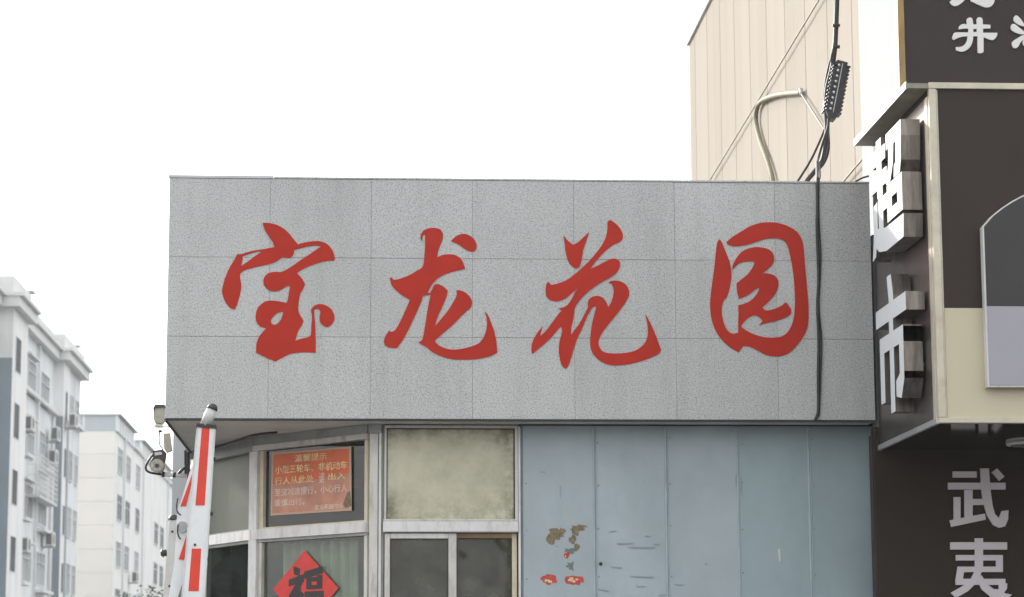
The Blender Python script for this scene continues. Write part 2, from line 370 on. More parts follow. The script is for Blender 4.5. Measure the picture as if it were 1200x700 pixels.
M['paving'] = mat('paving', (0.27,0.26,0.245), 0.85, objvar=0.08, fleck=0.12, flscale=50, var=0.06, vscale=2)
M['kerb'] = mat('kerb_stone', (0.35,0.34,0.33), 0.8, var=0.1, vscale=3)
M['bark'] = mat('bark', (0.11,0.085,0.06), 0.9, var=0.25, vscale=9)
M['leaf'] = mat('leaf', (0.055,0.085,0.045), 0.7, objvar=0.1, var=0.4, vscale=1.5)
M['leaf2'] = mat('leaf_far', (0.06,0.08,0.05), 0.7, var=0.4, vscale=1.2)
M['paint'] = mat('road_paint', (0.7,0.7,0.68), 0.7, var=0.1, vscale=3)

# ------------------------------------------------------------------ ground
EXT = 900
struct('ground', MB().box(-EXT, EXT, -EXT, EXT, -0.4, -0.004), M['asphalt'])
pv = struct('pavement', MB().box(-2.6, 12, 12.2, 19.5, 0.0, 0.11), M['joint'])
pm = None
for i in range(24):
    for j in range(10):
        x = -2.58+i*0.605; y = 12.42+j*0.605
        if -1.2 < x < 2.4 and y > 14.6: continue
        if pm is None: pm = MB().box(0, 0.598, 0, 0.598, 0.111, 0.128, 0.003).mesh('paving_slab'); pm.materials.append(M['paving'])
        o = bpy.data.objects.new('paving_slab', pm); C.objects.link(o); o.parent = pv; o.location = (x, y, 0)
kb = struct('kerb', MB().box(-2.6, 12, 12.0, 12.2, 0.0, 0.13, 0.012), M['kerb'])
for k in range(6):
    struct('road_marking', MB().box(-30+k*9, -26+k*9, 6.0, 6.15, -0.003, 0.002), M['paint'])

# ------------------------------------------------------------------ gate booth
FY = 14.40                            # front plane of the fascia tiles
WY = 14.60                            # front plane of the booth wall
xl = at(193.5, 490, Y=FY).x; xr = at(1023.5, 400, Y=FY).x
zb = at(600, 491.5, Y=FY).z; zt = at(600, 210, Y=FY).z
FB = 16.40                            # back of the fascia box
booth = empty('gate_booth', ((xl+xr)/2, 16.4, 0.11), 'small gate booth with grey granite fascia, red calligraphy and blue panelled wall', 'gate booth')
MB().box(xl+0.02, xr-0.02, FY+0.022, FB, zb+0.02, zt-0.012).build('fascia_core', M['joint'], booth)
rows = [zb, at(500, 395.5, Y=FY).z, at(500, 303, Y=FY).z, zt-0.011]
cols = [xl]+[at(x, 350, Y=FY).x for x in (315.5, 434.5, 553.5, 673, 791.5, 910)]+[xr]
for i in range(7):
    for j in range(3):
        g = 0.0006
        dy = rnd.uniform(-0.0012, 0.0012)
        MB().box(cols[i]+g, cols[i+1]-g, FY+dy, FY+0.022, rows[j]+g*1.5, rows[j+1]-g*1.5, 0.0007).build('granite_tile', M['granite'], booth)
# left return tiles and the cap along the top
for j in range(3):
    for k in range(3):
        y0 = FY+0.024+k*0.658; MB().box(xl, xl+0.02, y0, y0+0.655, rows[j]+0.0015, rows[j+1]-0.0015, 0.0015).build('granite_tile', M['granite'], booth)
MB().box(xl-0.006, xl+0.62, FY-0.004, FB, zt-0.010, zt+0.008, 0.002).build('parapet_cap', M['cap'], booth)
MB().box(xl+0.623, xr+0.002, FY-0.004, FB, zt-0.010, zt+0.002, 0.002).build('parapet_cap', M['granite'], booth)
MB().box(xl-0.004, xr, FY-0.004, FY+0.02, zb-0.012, zb-0.002).build('drip_edge', M['gasket'], booth)
# soffit
MB().prism([(xl+0.004, FY+0.02, zb-0.001), (xr-0.01, FY+0.02, zb-0.001), (xr-0.01, FB, zb-0.001), (xl+0.004, FB, zb-0.001)], Z_, -0.008, 0.015).build('soffit', M['soffit'], booth)
MB().box(xl+0.001, xl+0.012, FY+0.021, FB, zb-0.022, zb-0.009).build('soffit_edge', M['gasket'], booth)

# ---- red characters, outlines in place
CH = {}
CH['bao'] = (3.5, 240, 240, [[(237,75),(265,76),(300,85),(338,110),(363,140),(382,163),(408,156),(440,151),(475,151),(503,163),(523,187),(532,215),(531,230),(500,231),(470,238),(430,252),(400,266),(378,281),(396,300),(411,325),(404,345),(392,365),(387,388),(383,420),(386,442),(395,460),(405,478),(397,497),(385,515),(376,540),(372,558),(400,549),(425,543),(435,533),(437,500),(440,460),(436,434),(447,417),(470,408),(500,415),(522,433),(532,460),(528,480),(517,495),(502,503),(485,496),(473,480),(471,460),(474,443),(470,431),(457,425),(448,432),(450,462),(453,500),(455,560),(455,608),(420,606),(385,607),(350,613),(320,627),(290,644),(250,627),(210,607),(212,570),(221,545),(238,522),(252,508),(226,499),(211,478),(209,452),(217,425),(236,405),(262,394),(300,396),(336,404),(341,385),(345,360),(350,334),(337,333),(325,342),(300,354),(275,355),(254,345),(241,325),(243,300),(258,283),(285,276),(312,276),(332,268),(362,250),(400,223),(440,197),(478,170),(450,168),(410,174),(368,186),(363,207),(350,219),(330,218),(318,217),(300,229),(275,241),(240,250),(195,260),(165,269),(148,281),(145,300),(150,330),(146,362),(136,400),(124,431),(105,424),(85,400),(72,365),(73,340),(82,305),(100,262),(120,228),(132,204),(152,202),(195,190),(240,183),(285,174),(279,155),(262,130),(246,103)],
  [(154,212),(155,226),(148,252),(170,238),(205,212),(238,191),(205,195)],
  [(275,490),(272,475),(284,456),(302,443),(322,440),(317,460),(306,480),(290,492)]])
CH['long'] = (3.684, 430, 250, [[(362,120),(385,100),(410,90),(435,93),(460,110),(473,135),(472,157),(460,166),(440,164),(415,150),(395,135),(375,127)],
  [(237,122),(231,103),(240,80),(262,67),(290,64),(315,70),(328,90),(326,115),(316,142),(308,165),(303,190),(330,180),(365,178),(393,187),(411,205),(420,228),(424,241),(400,246),(360,256),(325,270),(300,287),(280,310),(262,344),(272,346),(281,330),(290,312),(305,306),(330,317),(349,335),(342,365),(325,405),(305,450),(294,488),(320,457),(350,420),(370,388),(387,355),(386,334),(400,333),(425,343),(445,363),(454,385),(448,407),(430,423),(400,452),(370,483),(335,513),(305,540),(293,553),(310,570),(340,584),(380,589),(430,581),(470,568),(493,552),(511,518),(518,480),(515,448),(508,424),(522,440),(537,475),(552,520),(560,568),(563,603),(530,618),(480,629),(430,633),(370,631),(320,618),(285,601),(258,580),(235,567),(223,558),(239,545),(246,515),(255,460),(265,400),(275,353),(262,354),(242,357),(237,377),(222,412),(200,460),(170,522),(150,556),(130,582),(100,581),(78,572),(73,552),(80,530),(96,507),(106,513),(117,509),(130,493),(150,455),(170,410),(186,374),(160,360),(130,337),(108,312),(98,278),(107,279),(116,288),(140,284),(180,269),(215,249),(241,230),(248,180),(251,135),(251,92),(243,97)]])
CH['hua'] = (3.684, 610, 250, [[(186,97),(205,120),(228,137),(250,124),(275,101),(296,81),(286,115),(271,160),(263,205),(255,232),(242,238),(225,232),(207,210),(195,170),(190,130)],
  [(375,36),(388,30),(410,45),(430,67),(441,90),(440,112),(425,127),(400,138),(370,160),(345,186),(320,215),(302,240),(330,228),(360,212),(390,198),(412,197),(427,209),(429,230),(415,257),(385,279),(350,298),(310,325),(280,350),(255,377),(236,407),(231,432),(227,465),(220,490),(218,525),(235,502),(255,474),(275,438),(290,408),(290,390),(297,370),(320,358),(345,360),(365,376),(379,405),(391,385),(400,355),(402,327),(393,305),(378,300),(397,292),(425,293),(450,305),(466,328),(468,355),(455,382),(430,417),(400,455),(370,492),(348,525),(336,560),(348,590),(368,602),(410,606),(455,603),(495,593),(525,573),(544,545),(550,510),(547,475),(538,436),(552,458),(572,500),(590,545),(607,592),(595,608),(560,625),(510,642),(460,653),(410,657),(370,651),(335,631),(310,602),(301,570),(302,530),(308,480),(318,440),(327,403),(313,404),(300,424),(285,452),(265,500),(246,540),(232,580),(217,630),(206,660),(195,672),(180,660),(170,630),(165,590),(169,550),(179,512),(175,490),(158,508),(130,540),(95,572),(50,608),(47,590),(50,560),(64,530),(80,507),(96,486),(89,510),(86,530),(110,507),(140,467),(166,432),(178,423),(163,411),(186,406),(205,393),(222,367),(237,340),(252,320),(225,343),(195,368),(160,381),(130,376),(112,360),(108,335),(111,308),(121,296),(131,310),(160,304),(200,288),(235,262),(270,232),(300,202),(330,167),(355,131),(370,97),(375,65)]])
CH['yuan'] = (3.889, 810, 250, [[(160,131),(190,107),(230,82),(270,59),(320,44),(380,43),(430,55),(475,80),(500,112),(511,150),(517,220),(526,320),(534,420),(533,500),(520,546),(490,592),(455,630),(420,648),(380,653),(340,646),(300,625),(265,609),(240,607),(228,618),(217,635),(180,614),(140,578),(110,533),(92,480),(86,420),(90,360),(98,300),(106,240),(112,180),(119,133),(129,118),(140,135),(155,172),(172,215),(182,258),(182,300),(173,350),(162,383),(149,398),(140,425),(140,462),(150,505),(165,535),(188,549),(214,545),(214,500),(215,460),(214,420),(240,413),(265,402),(290,380),(308,350),(306,340),(290,350),(265,369),(240,382),(218,391),(209,360),(206,320),(232,299),(257,278),(276,253),(288,228),(284,220),(262,219),(232,224),(208,237),(190,257),(187,245),(200,215),(225,180),(260,161),(300,155),(345,162),(370,180),(378,208),(370,233),(348,256),(325,275),(350,275),(380,286),(397,310),(395,340),(380,372),(350,406),(323,430),(340,443),(370,439),(405,425),(431,406),(441,417),(455,440),(454,460),(430,476),(390,490),(345,500),(309,510),(325,490),(310,474),(288,466),(262,476),(240,497),(227,517),(255,537),(300,557),(350,567),(400,565),(430,551),(453,520),(468,470),(472,400),(469,320),(461,250),(450,190),(438,148),(420,125),(390,115),(345,116),(300,130),(250,145),(200,151),(165,143)]])
names = {'bao': 'first', 'long': 'second', 'hua': 'third', 'yuan': 'fourth'}
for key, (s_, ox, oy, loops) in CH.items():
    LL = []
    for lp in loops:
        sm = smooth_loop(lp)
        LL.append([(lambda q: (q.x, q.z))(at(ox+p[0]/s_, oy+p[1]/s_, Y=FY)) for p in sm])
    me = flat_shape(LL, 0.004, 'red_character'); front(me, 0, FY-0.0005, 0)
    tag(link('red_character', me, M['red'], booth), label={'bao': 'red brush written character at the left end of the fascia', 'long': 'red brush written character with a separate dot at upper right', 'hua': 'red brush written character with two short strokes on top', 'yuan': 'red brush written character closed in a rounded ring'}[key])

# ---- blue panelled wall
zc = zb-0.012
bx = [at(x, 600, Y=WY).x for x in (612.5, 697, 781.5, 866, 949.5, 1030)]
MB().box(bx[0], xr+0.03, WY+0.03, WY+0.12, 0.11, zc).build('wall_core', M['interior'], booth)
for i in range(5):
    MB().box(bx[i]+0.001, bx[i+1]-0.001, WY+rnd.uniform(-.002,.002), WY+0.03, 0.12, zc-0.004, 0.002).build('blue_panel', M['blue' if i < 3 else 'blue_b'], booth)
for i in range(1, 5):
    MB().box(bx[i]-0.010, bx[i]+0.0015, WY-0.007, WY+0.004, 0.12, zc-0.010, 0.002).build('seam_batten', M['blue2'], booth)
    if i in (1, 2, 4): MB().box(bx[i]+0.005, bx[i]+0.011, WY-0.006, WY+0.004, 0.12, zc-0.012, 0.002).build('seam_batten', M['blue2'], booth)
MB().box(bx[0]-0.02, xr+0.02, WY-0.012, WY+0.035, zc-0.001, zc+0.009).build('shadow_strip', M['gasket'], booth)  # black strip standing in for the shadow line below the fascia
# scratches and dents in the blue paint
mb = MB()
for (x, y, l, t, sl) in ((722,637,22,1.4,1),(713,623,10,1,1),(716,664,14,1.2,-1),(735,641,34,1.6,0),(738,675,30,1.6,-1),(745,687,12,1,0),(790,685,12,1.4,0),(765,637,8,1.2,-1),(755,628,8,1,0),(698,690,16,1.2,-2),(656,569,1.2,16,0),(650,640,5,1,0),(632,553,8,1,0),(826,660,3,3,0),(771,697,14,1,0),(868,560,1.4,22,0),(862,556,1,16,0)):
    a = at(x, y, Y=WY-0.003)
    wd = l/198; ht = t/198
    mb.prism([(a.x, WY-0.0036, a.z), (a.x+wd, WY-0.0036, a.z+sl/198), (a.x+wd*0.9, WY-0.0036, a.z-ht+sl/198), (a.x+wd*0.1, WY-0.0036, a.z-ht*0.8)], Y_, 0, 0.0012)
mb.build('paint_scratches', M['scratch'], booth, kind='stuff')
M['rust'] = mat('rusty_screw', (0.17,0.18,0.17), 0.7, var=.3, vscale=80)
for i in range(5):
    for k in range(4):
        x_ = bx[i]+.022+rnd.uniform(-.003,.003); z_ = zc-.09-k*.27+rnd.uniform(-.03,.03)
        MB().cyl((x_, WY-.0055, z_), (x_, WY+.001, z_), .0035, .0045, 8).build('screw', M['rust'], booth)
mb = MB(); a = at(704, 661, Y=WY); mb.cyl((a.x, WY-0.004, a.z), (a.x, WY+0.002, a.z), 0.011); mb.build('bolt_hole', M['gasket'], booth)
def blob(cx, cy, rx, ry, seed, n=18, rough=0.3, yy=0.0036):
    r_ = random.Random(seed); a = at(cx, cy, Y=WY); P = []
    for i in range(n):
        t = 2*math.pi*i/n; k = 1+r_.uniform(-rough, rough)
        P.append((a.x+math.cos(t)*rx*k/198, WY-yy, a.z+math.sin(t)*ry*k/198))
    return P
mb = MB()
for (x,y,rx,ry,sd_) in ((651,626,9,7,1),(645,632,5,6,2),(659,623,4,4,8),(677,619,8,4,3),(674,624,4,4,4),(671,633,4,5,5),(676,641,3,4,6),(683,617,5,1.6,7)):
    mb.prism(blob(x,y,rx,ry,sd_,yy=.0036+.0002*sd_), Y_, 0, 0.0006)
mb.build('bare_patch', M['peel'], booth, label='brown patches where paint has peeled off the blue panel')
M['stk'] = mat('sticker_red', (0.45,0.055,0.045), 0.5, var=0.3, vscale=60)
M['sty'] = mat('sticker_yellow', (0.6,0.5,0.28), 0.5, var=0.2, vscale=60)
M['stp'] = mat('sticker_grime', (0.15,0.17,0.15), 0.7)
MB().prism(blob(669,663,5,5,31,rough=.5), Y_, 0, 0.0006).build('torn_residue', M['stp'], booth)
MB().prism(blob(668,646,8,2.6,34,rough=.5), Y_, 0, 0.0007).build('torn_residue', M['stp'], booth)
for (x,y,rx,ry,sd_) in ((643,679,9,6,11),(673,680,11,6,12),(664,651,3.5,3.5,13)):
    st = MB().prism(blob(x,y,rx,ry,sd_,rough=.22), Y_, 0, 0.0008).build('sticker', M['stk'], booth, label='torn little red sticker on the blue panel')
    for q_ in range(4 if rx > 5 else 1):
        MB().prism(blob(x+rnd.uniform(-.45,.5)*rx, y+rnd.uniform(-.4,.5)*ry, rx*.20, ry*.22, sd_+20+q_, n=7, rough=.6, yy=0.0042+.0002*q_), Y_, 0, 0.0005).build('sticker_mark', M['sty'], st)
a = at(913, 650, Y=WY)
MB().prism([(a.x-.008,WY-.004,a.z+.03),(a.x+.006,WY-.004,a.z+.04),(a.x+.008,WY-.004,a.z-.035),(a.x-.002,WY-.004,a.z-.045)], Y_, 0, .001).build('paint_chip', M['chip'], booth)

# ---- front window bay: posts, transom window, sliding sashes
def px2(x, y, Yp=WY): q = at(x, y, Y=Yp); return q.x, q.z
wx0 = at(432, 560, Y=WY).x; wx1 = at(612, 560, Y=WY).x
z_tr1 = at(530, 611, Y=WY).z; z_tr0 = at(530, 624, Y=WY).z
sill = 1.15
def fx(x): return at(x, 560, Y=WY).x
MB().box(fx(433), fx(443), WY-0.015, WY+0.07, 0.12, zc-0.055, 0.004).build('window_post', M['alu'], booth)
MB().box(fx(443.6), fx(447), WY-0.003, WY+0.07, 0.12, zc, 0.002).build('window_post', M['alu_w'], booth)
MB().box(fx(431.5), fx(447), WY-0.005, WY+0.075, zc-0.053, zc+0.005, 0.003).build('post_head', M['header'], booth)
MB().box(fx(447.3), fx(450), WY+0.02, WY+0.07, 0.12, zc).build('window_post', M['header'], booth)
MB().box(fx(607.5), fx(610), WY-0.006, WY+0.06, 0.12, zc-0.01, 0.002).build('window_post', M['alu_w'], booth)
MB().box(fx(610.3), fx(613), WY-0.004, WY+0.05, 0.12, zc, 0.002).build('window_post', M['bluedark'], booth)
# transom light
tw = MB(); zT = at(530, 498.5, Y=WY).z; f = 3.4/198
tw.box(fx(450.3), fx(607.2), WY, WY+0.05, zT-f, zT, 0.002)
tw.box(fx(450.3), fx(450.3)+f*0.8, WY, WY+0.05, z_tr1, zT-f, 0.002); tw.box(fx(607.2)-f*1.1, fx(607.2), WY, WY+0.05, z_tr1, zT-f, 0.002)
tr = tw.build('transom_window', M['alu'], booth)
M['frost'] = glass('stained_frosted_pane', (0.55,0.525,0.40), 0.97, fvar=0.02, stains=(0.20,0.19,0.12), rough=0.35, edge=(fx(450.3), fx(607.2), z_tr1, zT))
MB().box(fx(450.3)+f*0.8, fx(607.2)-f*1.1, WY+0.012, WY+0.017, z_tr1+0.002, zT-f-0.001).build('frosted_pane', M['frost'], tr)
g = MB(); gx0, gx1 = fx(450.3)+f*0.8, fx(607.2)-f*1.1; gw = 0.0075
g.box(gx0, gx1, WY+0.006, WY+0.011, zT-f-gw, zT-f-0.001); g.box(gx0, gx1, WY+0.006, WY+0.011, z_tr1+0.002, z_tr1+gw*0.7)
g.box(gx0, gx0+gw*.7, WY+0.006, WY+0.011, z_tr1+gw*.7, zT-f-gw); g.box(gx1-gw*1.1, gx1, WY+0.006, WY+0.011, z_tr1+gw*.7, zT-f-gw)
g.build('gasket', M['gasket'], tr)
MB().box(fx(449), fx(607.3), WY-0.022, WY+0.06, z_tr0, z_tr1-0.002, 0.005).build('transom_rail', M['alu_w'], booth)
MB().box(fx(449.2), fx(607.3), WY-0.012, WY+0.055, z_tr1-0.001, z_tr1+0.012, 0.003).build('transom_rail', M['alu'], booth)
# sliding sashes below
def sash(name, x0, x1, y, ztop, mt, mtop, wl, wr, wt, label):
    b_ = MB(); b_.box(x0, x0+wl, y, y+0.03, sill, ztop, 0.003); b_.box(x1-wr, x1, y, y+0.03, sill, ztop, 0.003); b_.box(x0+wl+.001, x1-wr-.001, y, y+0.03, sill, sill+0.05, 0.003)
    s_ = b_.build(name, mt, booth, label=label)
    MB().box(x0+wl+.0005, x1-wr-.0005, y+.001, y+0.029, ztop-wt, ztop, 0.002).build('top_rail', mtop, s_)
    MB().box(x0+wl, x1-wr, y+0.012, y+0.017, sill+0.05, ztop-wt).build('pane', M['g_screen'], s_)
    k = MB(); k.box(x0+wl, x1-wr, y+0.004, y+0.010, ztop-wt-0.007, ztop-wt-0.0005); k.box(x0+wl+.0005, x0+wl+0.006, y+0.004, y+0.010, sill+.06, ztop-wt-0.0075); k.box(x1-wr-0.006, x1-wr-.0005, y+0.004, y+0.010, sill+.06, ztop-wt-0.0075)
    k.build('gasket', M['gasket'], s_)
sash('sliding_sash', fx(451), fx(535), WY+0.003, z_tr0-0.006, M['alu'], M['alu_w'], 6.5/198, 9.5/198, 6/198, 'left sliding sash in front')
sash('sliding_sash', fx(527), fx(606), WY+0.038, z_tr0-0.004, M['alu_warm'], M['brownrail'], 8/198, 6/198, 5.5/198, 'right sliding sash with brown top rail')
MB().box(fx(447), fx(612), WY-0.03, WY+0.08, sill-0.05, sill-0.001, 0.004).build('window_sill', M['alu'], booth)
MB().box(fx(447)+.02, fx(612), WY+0.005, WY+0.09, 0.12, sill-0.052).build('apron_panel', M['blue'], booth)

# ---- angled bay
P0 = Vector((at(433, 617, Y=WY).x-0.003, WY+0.02, 0))
P1 = Vector((-0.722, 15.42, 0)); P2 = Vector((-1.115, 16.22, 0)); P3 = Vector((-1.22, 16.9, 0))
zh = zb-0.010
def face(Pa, Pb, z_mid0, z_mid1, label, kind):
    u = (Pa-Pb).normalized(); L_ = (Pa-Pb).length; n = Vector((u.y, -u.x, 0)); n = n if n.y < 0 else -n; o = Pb
    def bx(name, m_, u0,u1,v0,v1,n0,n1,par=booth,**k):
        return MB().obox(o, u, Z_, n, u0,u1,v0,v1,n0,n1).build(name, m_, par, **k)
    # header strips, stepped
    bx('bay_header', M['header'], 0.0, L_, zh-0.055, zh-0.001, -0.04, 0.02)
    bx('bay_header', M['alu'] if kind == 0 else M['header'], 0.0, L_, zh-0.090, zh-0.057, -0.04, 0.034)
    ptop = zh-0.092
    bx('transom_rail', M['alu_w'], 0.02, L_-0.002, z_mid0, z_mid1, -0.03, 0.036)
    bx('transom_rail', M['header'], 0.02, L_-0.002, z_mid0-0.018, z_mid0-0.001, -0.03, 0.020)
    stl = 0.040; str_ = 0.030
    up = MB(); up.obox(o,u,Z_,n, 0.048,0.048+stl,z_mid1+.001,ptop,-0.03,0.012); up.obox(o,u,Z_,n, L_-str_,L_-.003,z_mid1+.001,ptop,-0.03,0.012)
    up.obox(o,u,Z_,n, 0.048+stl,L_-str_,z_mid1+.001,z_mid1+.012,-0.03,0.008)
    uw = up.build('bay_window_upper', M['alu_warm'] if kind == 0 else M['header'], booth)
    bx('pane', M['g_dark'] if kind == 0 else M['frost_g'], 0.048+stl+.0005, L_-str_-.0005, z_mid1+.002, ptop-.001, -0.016, -0.011, uw)
    lo = MB(); lo.obox(o,u,Z_,n, 0.048,0.048+stl*.8,sill,z_mid0-.019,-0.03,0.012); lo.obox(o,u,Z_,n, L_-str_,L_-.003,sill,z_mid0-.019,-0.03,0.012); lo.obox(o,u,Z_,n, 0.05+stl,L_-str_-.001,sill,sill+.05,-0.03,0.010)
    lw = lo.build('bay_window_lower', M['alu'], booth)
    bx('pane', M['g_clear' if kind == 0 else 'g_side'], 0.048+stl*.8+.0005, L_-str_-.0005, sill+.05, z_mid0-.020, -0.016, -0.011, lw)
    bx('corner_post', M['alu_w'], -0.03, 0.046, sill-.05, zh-0.093, -0.035, 0.030)
    bx('apron_panel', M['blue'], -0.02, L_, 0.12, sill-.052, -0.05, 0.01)
    bx('window_sill', M['alu'], -0.02, L_, sill-.051, sill-.001, -0.06, 0.05)
    return o, u, n, L_
zm1 = at(433, 611.5, Y=WY).z; zm0 = zm1-0.062
fA = face(P0, P1, zm0, zm1, '', 0)
fB = face(P1, P2, zm0, zm1, '', 1)
fC = face(P2, P3, zm0, zm1, '', 1)
# rest of the booth: side and back walls, interior, floor, roof
XL = P3.x
MB().box(XL-0.02, XL+0.10, P3.y+.03, 19.2, 0.12, zb-0.03).build('side_wall', M['white_wall'], booth)
MB().box(XL+0.1, xr, 19.1, 19.2, 0.12, zb-0.03).build('back_wall', M['white_wall'], booth)
MB().box(XL+0.15, bx[0], 19.06, 19.095, 0.15, zb-0.04).build('shade_lining', M['lining'], booth)  # dark lining added to dim the room behind the side panes
MB().box(XL+0.105, XL+.14, P3.y+.05, 19.09, 0.15, zb-0.04).build('shade_lining', M['lining'], booth)
MB().box(xr-0.06, xr+0.02, WY+0.125, 19.09, 0.12, zb-0.03).build('side_wall', M['white_wall'], booth)
MB().box(XL, xr, WY+.13, 19.1, 0.112, 0.14).build('booth_floor', M['interior'], booth)
MB().box(XL-.02, xr, FB+.003, 19.25, zb-0.02, zb+0.12).build('rear_roof', M['roofing'], booth)
MB().box(bx[0]+.01, bx[0]+.09, WY+0.125, 19.0, 0.15, zb-0.03).build('partition', M['interior'], booth)
# curtain behind the lower panes of the angled bay
def curtain(o, u, n, L_, z0, z1, u0, u1, label, amp=0.02, dn=-0.07):
    b_ = bmesh.new(); k = 90; prev = None
    r_ = random.Random(int(L_*1000)); ph = [r_.uniform(0,6) for _ in range(3)]
    for i in range(k+1):
        t = i/k; a = u0+(u1-u0)*t; d = dn+amp*(math.sin(t*46+ph[0])+0.5*math.sin(t*83+ph[1]+math.sin(t*9)))
        c = [b_.verts.new(o+u*a+n*d*(1 if z == z1 else 1.15)+Z_*z) for z in (z1, (z0+z1)/2, z0)]
        if prev:
            for j in (0,1):
                f_ = b_.faces.new((prev[j], c[j], c[j+1], prev[j+1])); f_.smooth = True
        prev = c
    me = bpy.data.meshes.new('curtain'); b_.to_mesh(me); b_.free()
    ob = link('curtain', me, M['curtain']); md = ob.modifiers.new('thickness', 'SOLIDIFY'); md.thickness = 0.003
    return tag(ob, label, 'curtain')
curtain(fA[0], fA[1], fA[2], fA[3], sill+.02, zm0-.03, 0.22, fA[3]-.18, 'greyish green curtain in folds behind the pane with the red diamond paper')

# poster on the upper dark pane, diamond on the lower pane
def pane_xy(fc, px, py, dn):
    """point on the plane of an angled face, dn in front of it, as (u, z)"""
    o, u, n, L_ = fc; d = CM @ Vector(((px-600)/FPX, (350-py)/FPX, -1)); c = Vector((0,0,1.6)); oo = o+n*dn
    t = (oo-c).dot(n)/d.dot(n); p = c+d*t; return (p-oo).dot(u), p.z
dn = 0.0
q = [pane_xy(fA, *p, dn) for p in ((318.5,531),(411.5,523.5),(412,598.5),(317,604.5))]
o, u, n, L_ = fA
OO = o+n*dn
def on(fc_off, uu, zz): return o+n*(dn+fc_off)+u*uu+Z_*zz
pc = [sum(a[0] for a in q)/4, sum(a[1] for a in q)/4]
pw = ((q[1][0]-q[0][0])+(q[2][0]-q[3][0]))/2; ph_ = ((q[0][1]-q[3][1])+(q[1][1]-q[2][1]))/2
poster = empty('notice_poster', on(0, pc[0], pc[1]-ph_/2), 'faded red notice with pale yellow writing taped inside the upper dark pane', 'poster')
pb = MB(); pb.prism([on(-0.001, *a) for a in q], n, 0, 0.0008); pb.build('paper_border', M['paper_edge'], poster)
def lerp2(s, t, i=0.0):
    a = [q[0][k]*(1-s)*(1-t)+q[1][k]*s*(1-t)+q[2][k]*s*t+q[3][k]*(1-s)*t for k in (0,1)]; return a
MB().prism([on(0.0004, *lerp2(s,t)) for s,t in ((.022,.03),(.972,.03),(.972,.42),(.6,.47),(.3,.50),(.022,.50))], n, 0, 0.0006).build('paper_top', M['paper_red'], poster)
MB().prism([on(0.0004, *lerp2(s,t)) for s,t in ((.022,.503),(.3,.503),(.6,.473),(.972,.423),(.972,.965),(.022,.965))], n, 0, 0.0006).build('paper_lower', M['paper_fade'], poster)
MB().prism([on(0.0016, *lerp2(s,t)) for s,t in ((.93,.95),(.90,.90),(.95,.72),(.985,.70),(1.0,.93))], n, 0, 0.0006).build('torn_corner', M['peel'], poster)
lines = [('温馨提示', .30, .70, .06, .175, 0), ('小型三轮车、非机动车', .05, .95, .215, .345, 0), ('行人从此处', .05, .54, .395, .515, 0), ('请', .605, .675, .37, .545, 1), ('出入', .72, .93, .395, .50, 0),
         ('至宝减速慢行，小心行人', .05, .955, .575, .70, 1), ('谨慎出行。', .05, .43, .75, .86, 1), ('宝龙花园物业', .55, .91, .875, .955, 1)]
for txt, s0, s1, t0, t1, ci in lines:
    a = lerp2(s0, t1); b_ = lerp2(s1, t1); c_ = lerp2(s0, t0)
    me = fit_glyph(txt, pw*(s1-s0), ph_*(t1-t0), 0.0006, 0.008)
    uu = (u*(b_[0]-a[0])+Z_*(b_[1]-a[1])).normalized(); vv = n.cross(uu) if n.cross(uu).z > 0 else -n.cross(uu)
    oriented(me, on(0.0012, *a), uu, vv, n); link('printed_line', me, M['paper_txt2' if ci else 'paper_txt'], poster)
# red diamond paper with the black character
dq = [pane_xy(fA, *p, dn) for p in ((357,645),(396.5,689.5),(357,735),(320,691))]
dia = empty('diamond_paper', on(0, dq[2][0], dq[2][1]), 'bright red diamond paper with a heavy black character on the lower bay pane', 'paper decoration')
MB().prism([on(0, *a) for a in dq], n, -0.0008, 0.0).build('paper', M['fu_red'], dia)
a = pane_xy(fA, 338, 723, dn); b_ = pane_xy(fA, 378, 662, dn)
FU = [[(.14,1.0),(.34,.95),(.33,.80),(.15,.84)],[(.0,.74),(.46,.84),(.46,.68),(.0,.60)],[(.32,.76),(.48,.76),(.26,.42),(.0,.28),(.0,.42)],(.15,.0,.37,.60),[(.30,.54),(.47,.44),(.40,.30),(.28,.40)],
  [(.46,.88),(1.0,.98),(1.02,.83),(.47,.74)],(.53,.54,.68,.79),(.84,.55,1.0,.80),(.53,.68,1.0,.765),(.53,.53,1.0,.61),
  (.48,.0,.63,.48),(.88,.0,1.04,.48),(.48,.375,1.04,.49),(.48,-.03,1.04,.09),(.68,.05,.84,.45),(.55,.19,.95,.285)]
me = strokes_mesh(FU, b_[0]-a[0], b_[1]-a[1], 0.0006, 'black_character')
for v in me.vertices: v.co.z *= .25
oriented(me, on(0.0006, *a), u, Z_, n); link('black_character', me, M['fu_black'], dia)

# ------------------------------------------------------------------ cable on the soffit and down the fascia
def cab(name, pts, r, label, cat='cable', m_='cable', group=None): return tag(link(name, tube_mesh(pts, r), M[m_]), label, cat, group)
cab('soffit_cable', [(-1.17,16.2,zb-.025),(-1.0,15.75,zb-.04),(-.82,15.45,zb-.02),(-.72,15.2,zb-.018),(-.58,15.05,zb-.016)], 0.008, 'thin dark cable running under the soffit above the angled bay')
pts = [at(957.5, 190, Y=14.75), at(957.8, 206, Y=14.45), at(957.8, 213, Y=FY-.012)]+[at(957.5+d, y, Y=FY-.012) for y, d in ((240,.6),(270,0),(300,1.2),(330,1.8),(360,.6),(400,2.0),(440,1.4),(478,1.6),(488,-.3))]+[at(954, 494, Y=FY-.005)]
cab('fascia_cable', pts, 0.009, 'black cable hanging straight down the right part of the granite fascia')
cab('fascia_cable', [p+Vector((0.012+0.006*math.sin(i*1.7), 0.001, 0)) for i, p in enumerate(pts[:-1])], 0.005, 'thinner black cable just right of the thick one on the fascia')

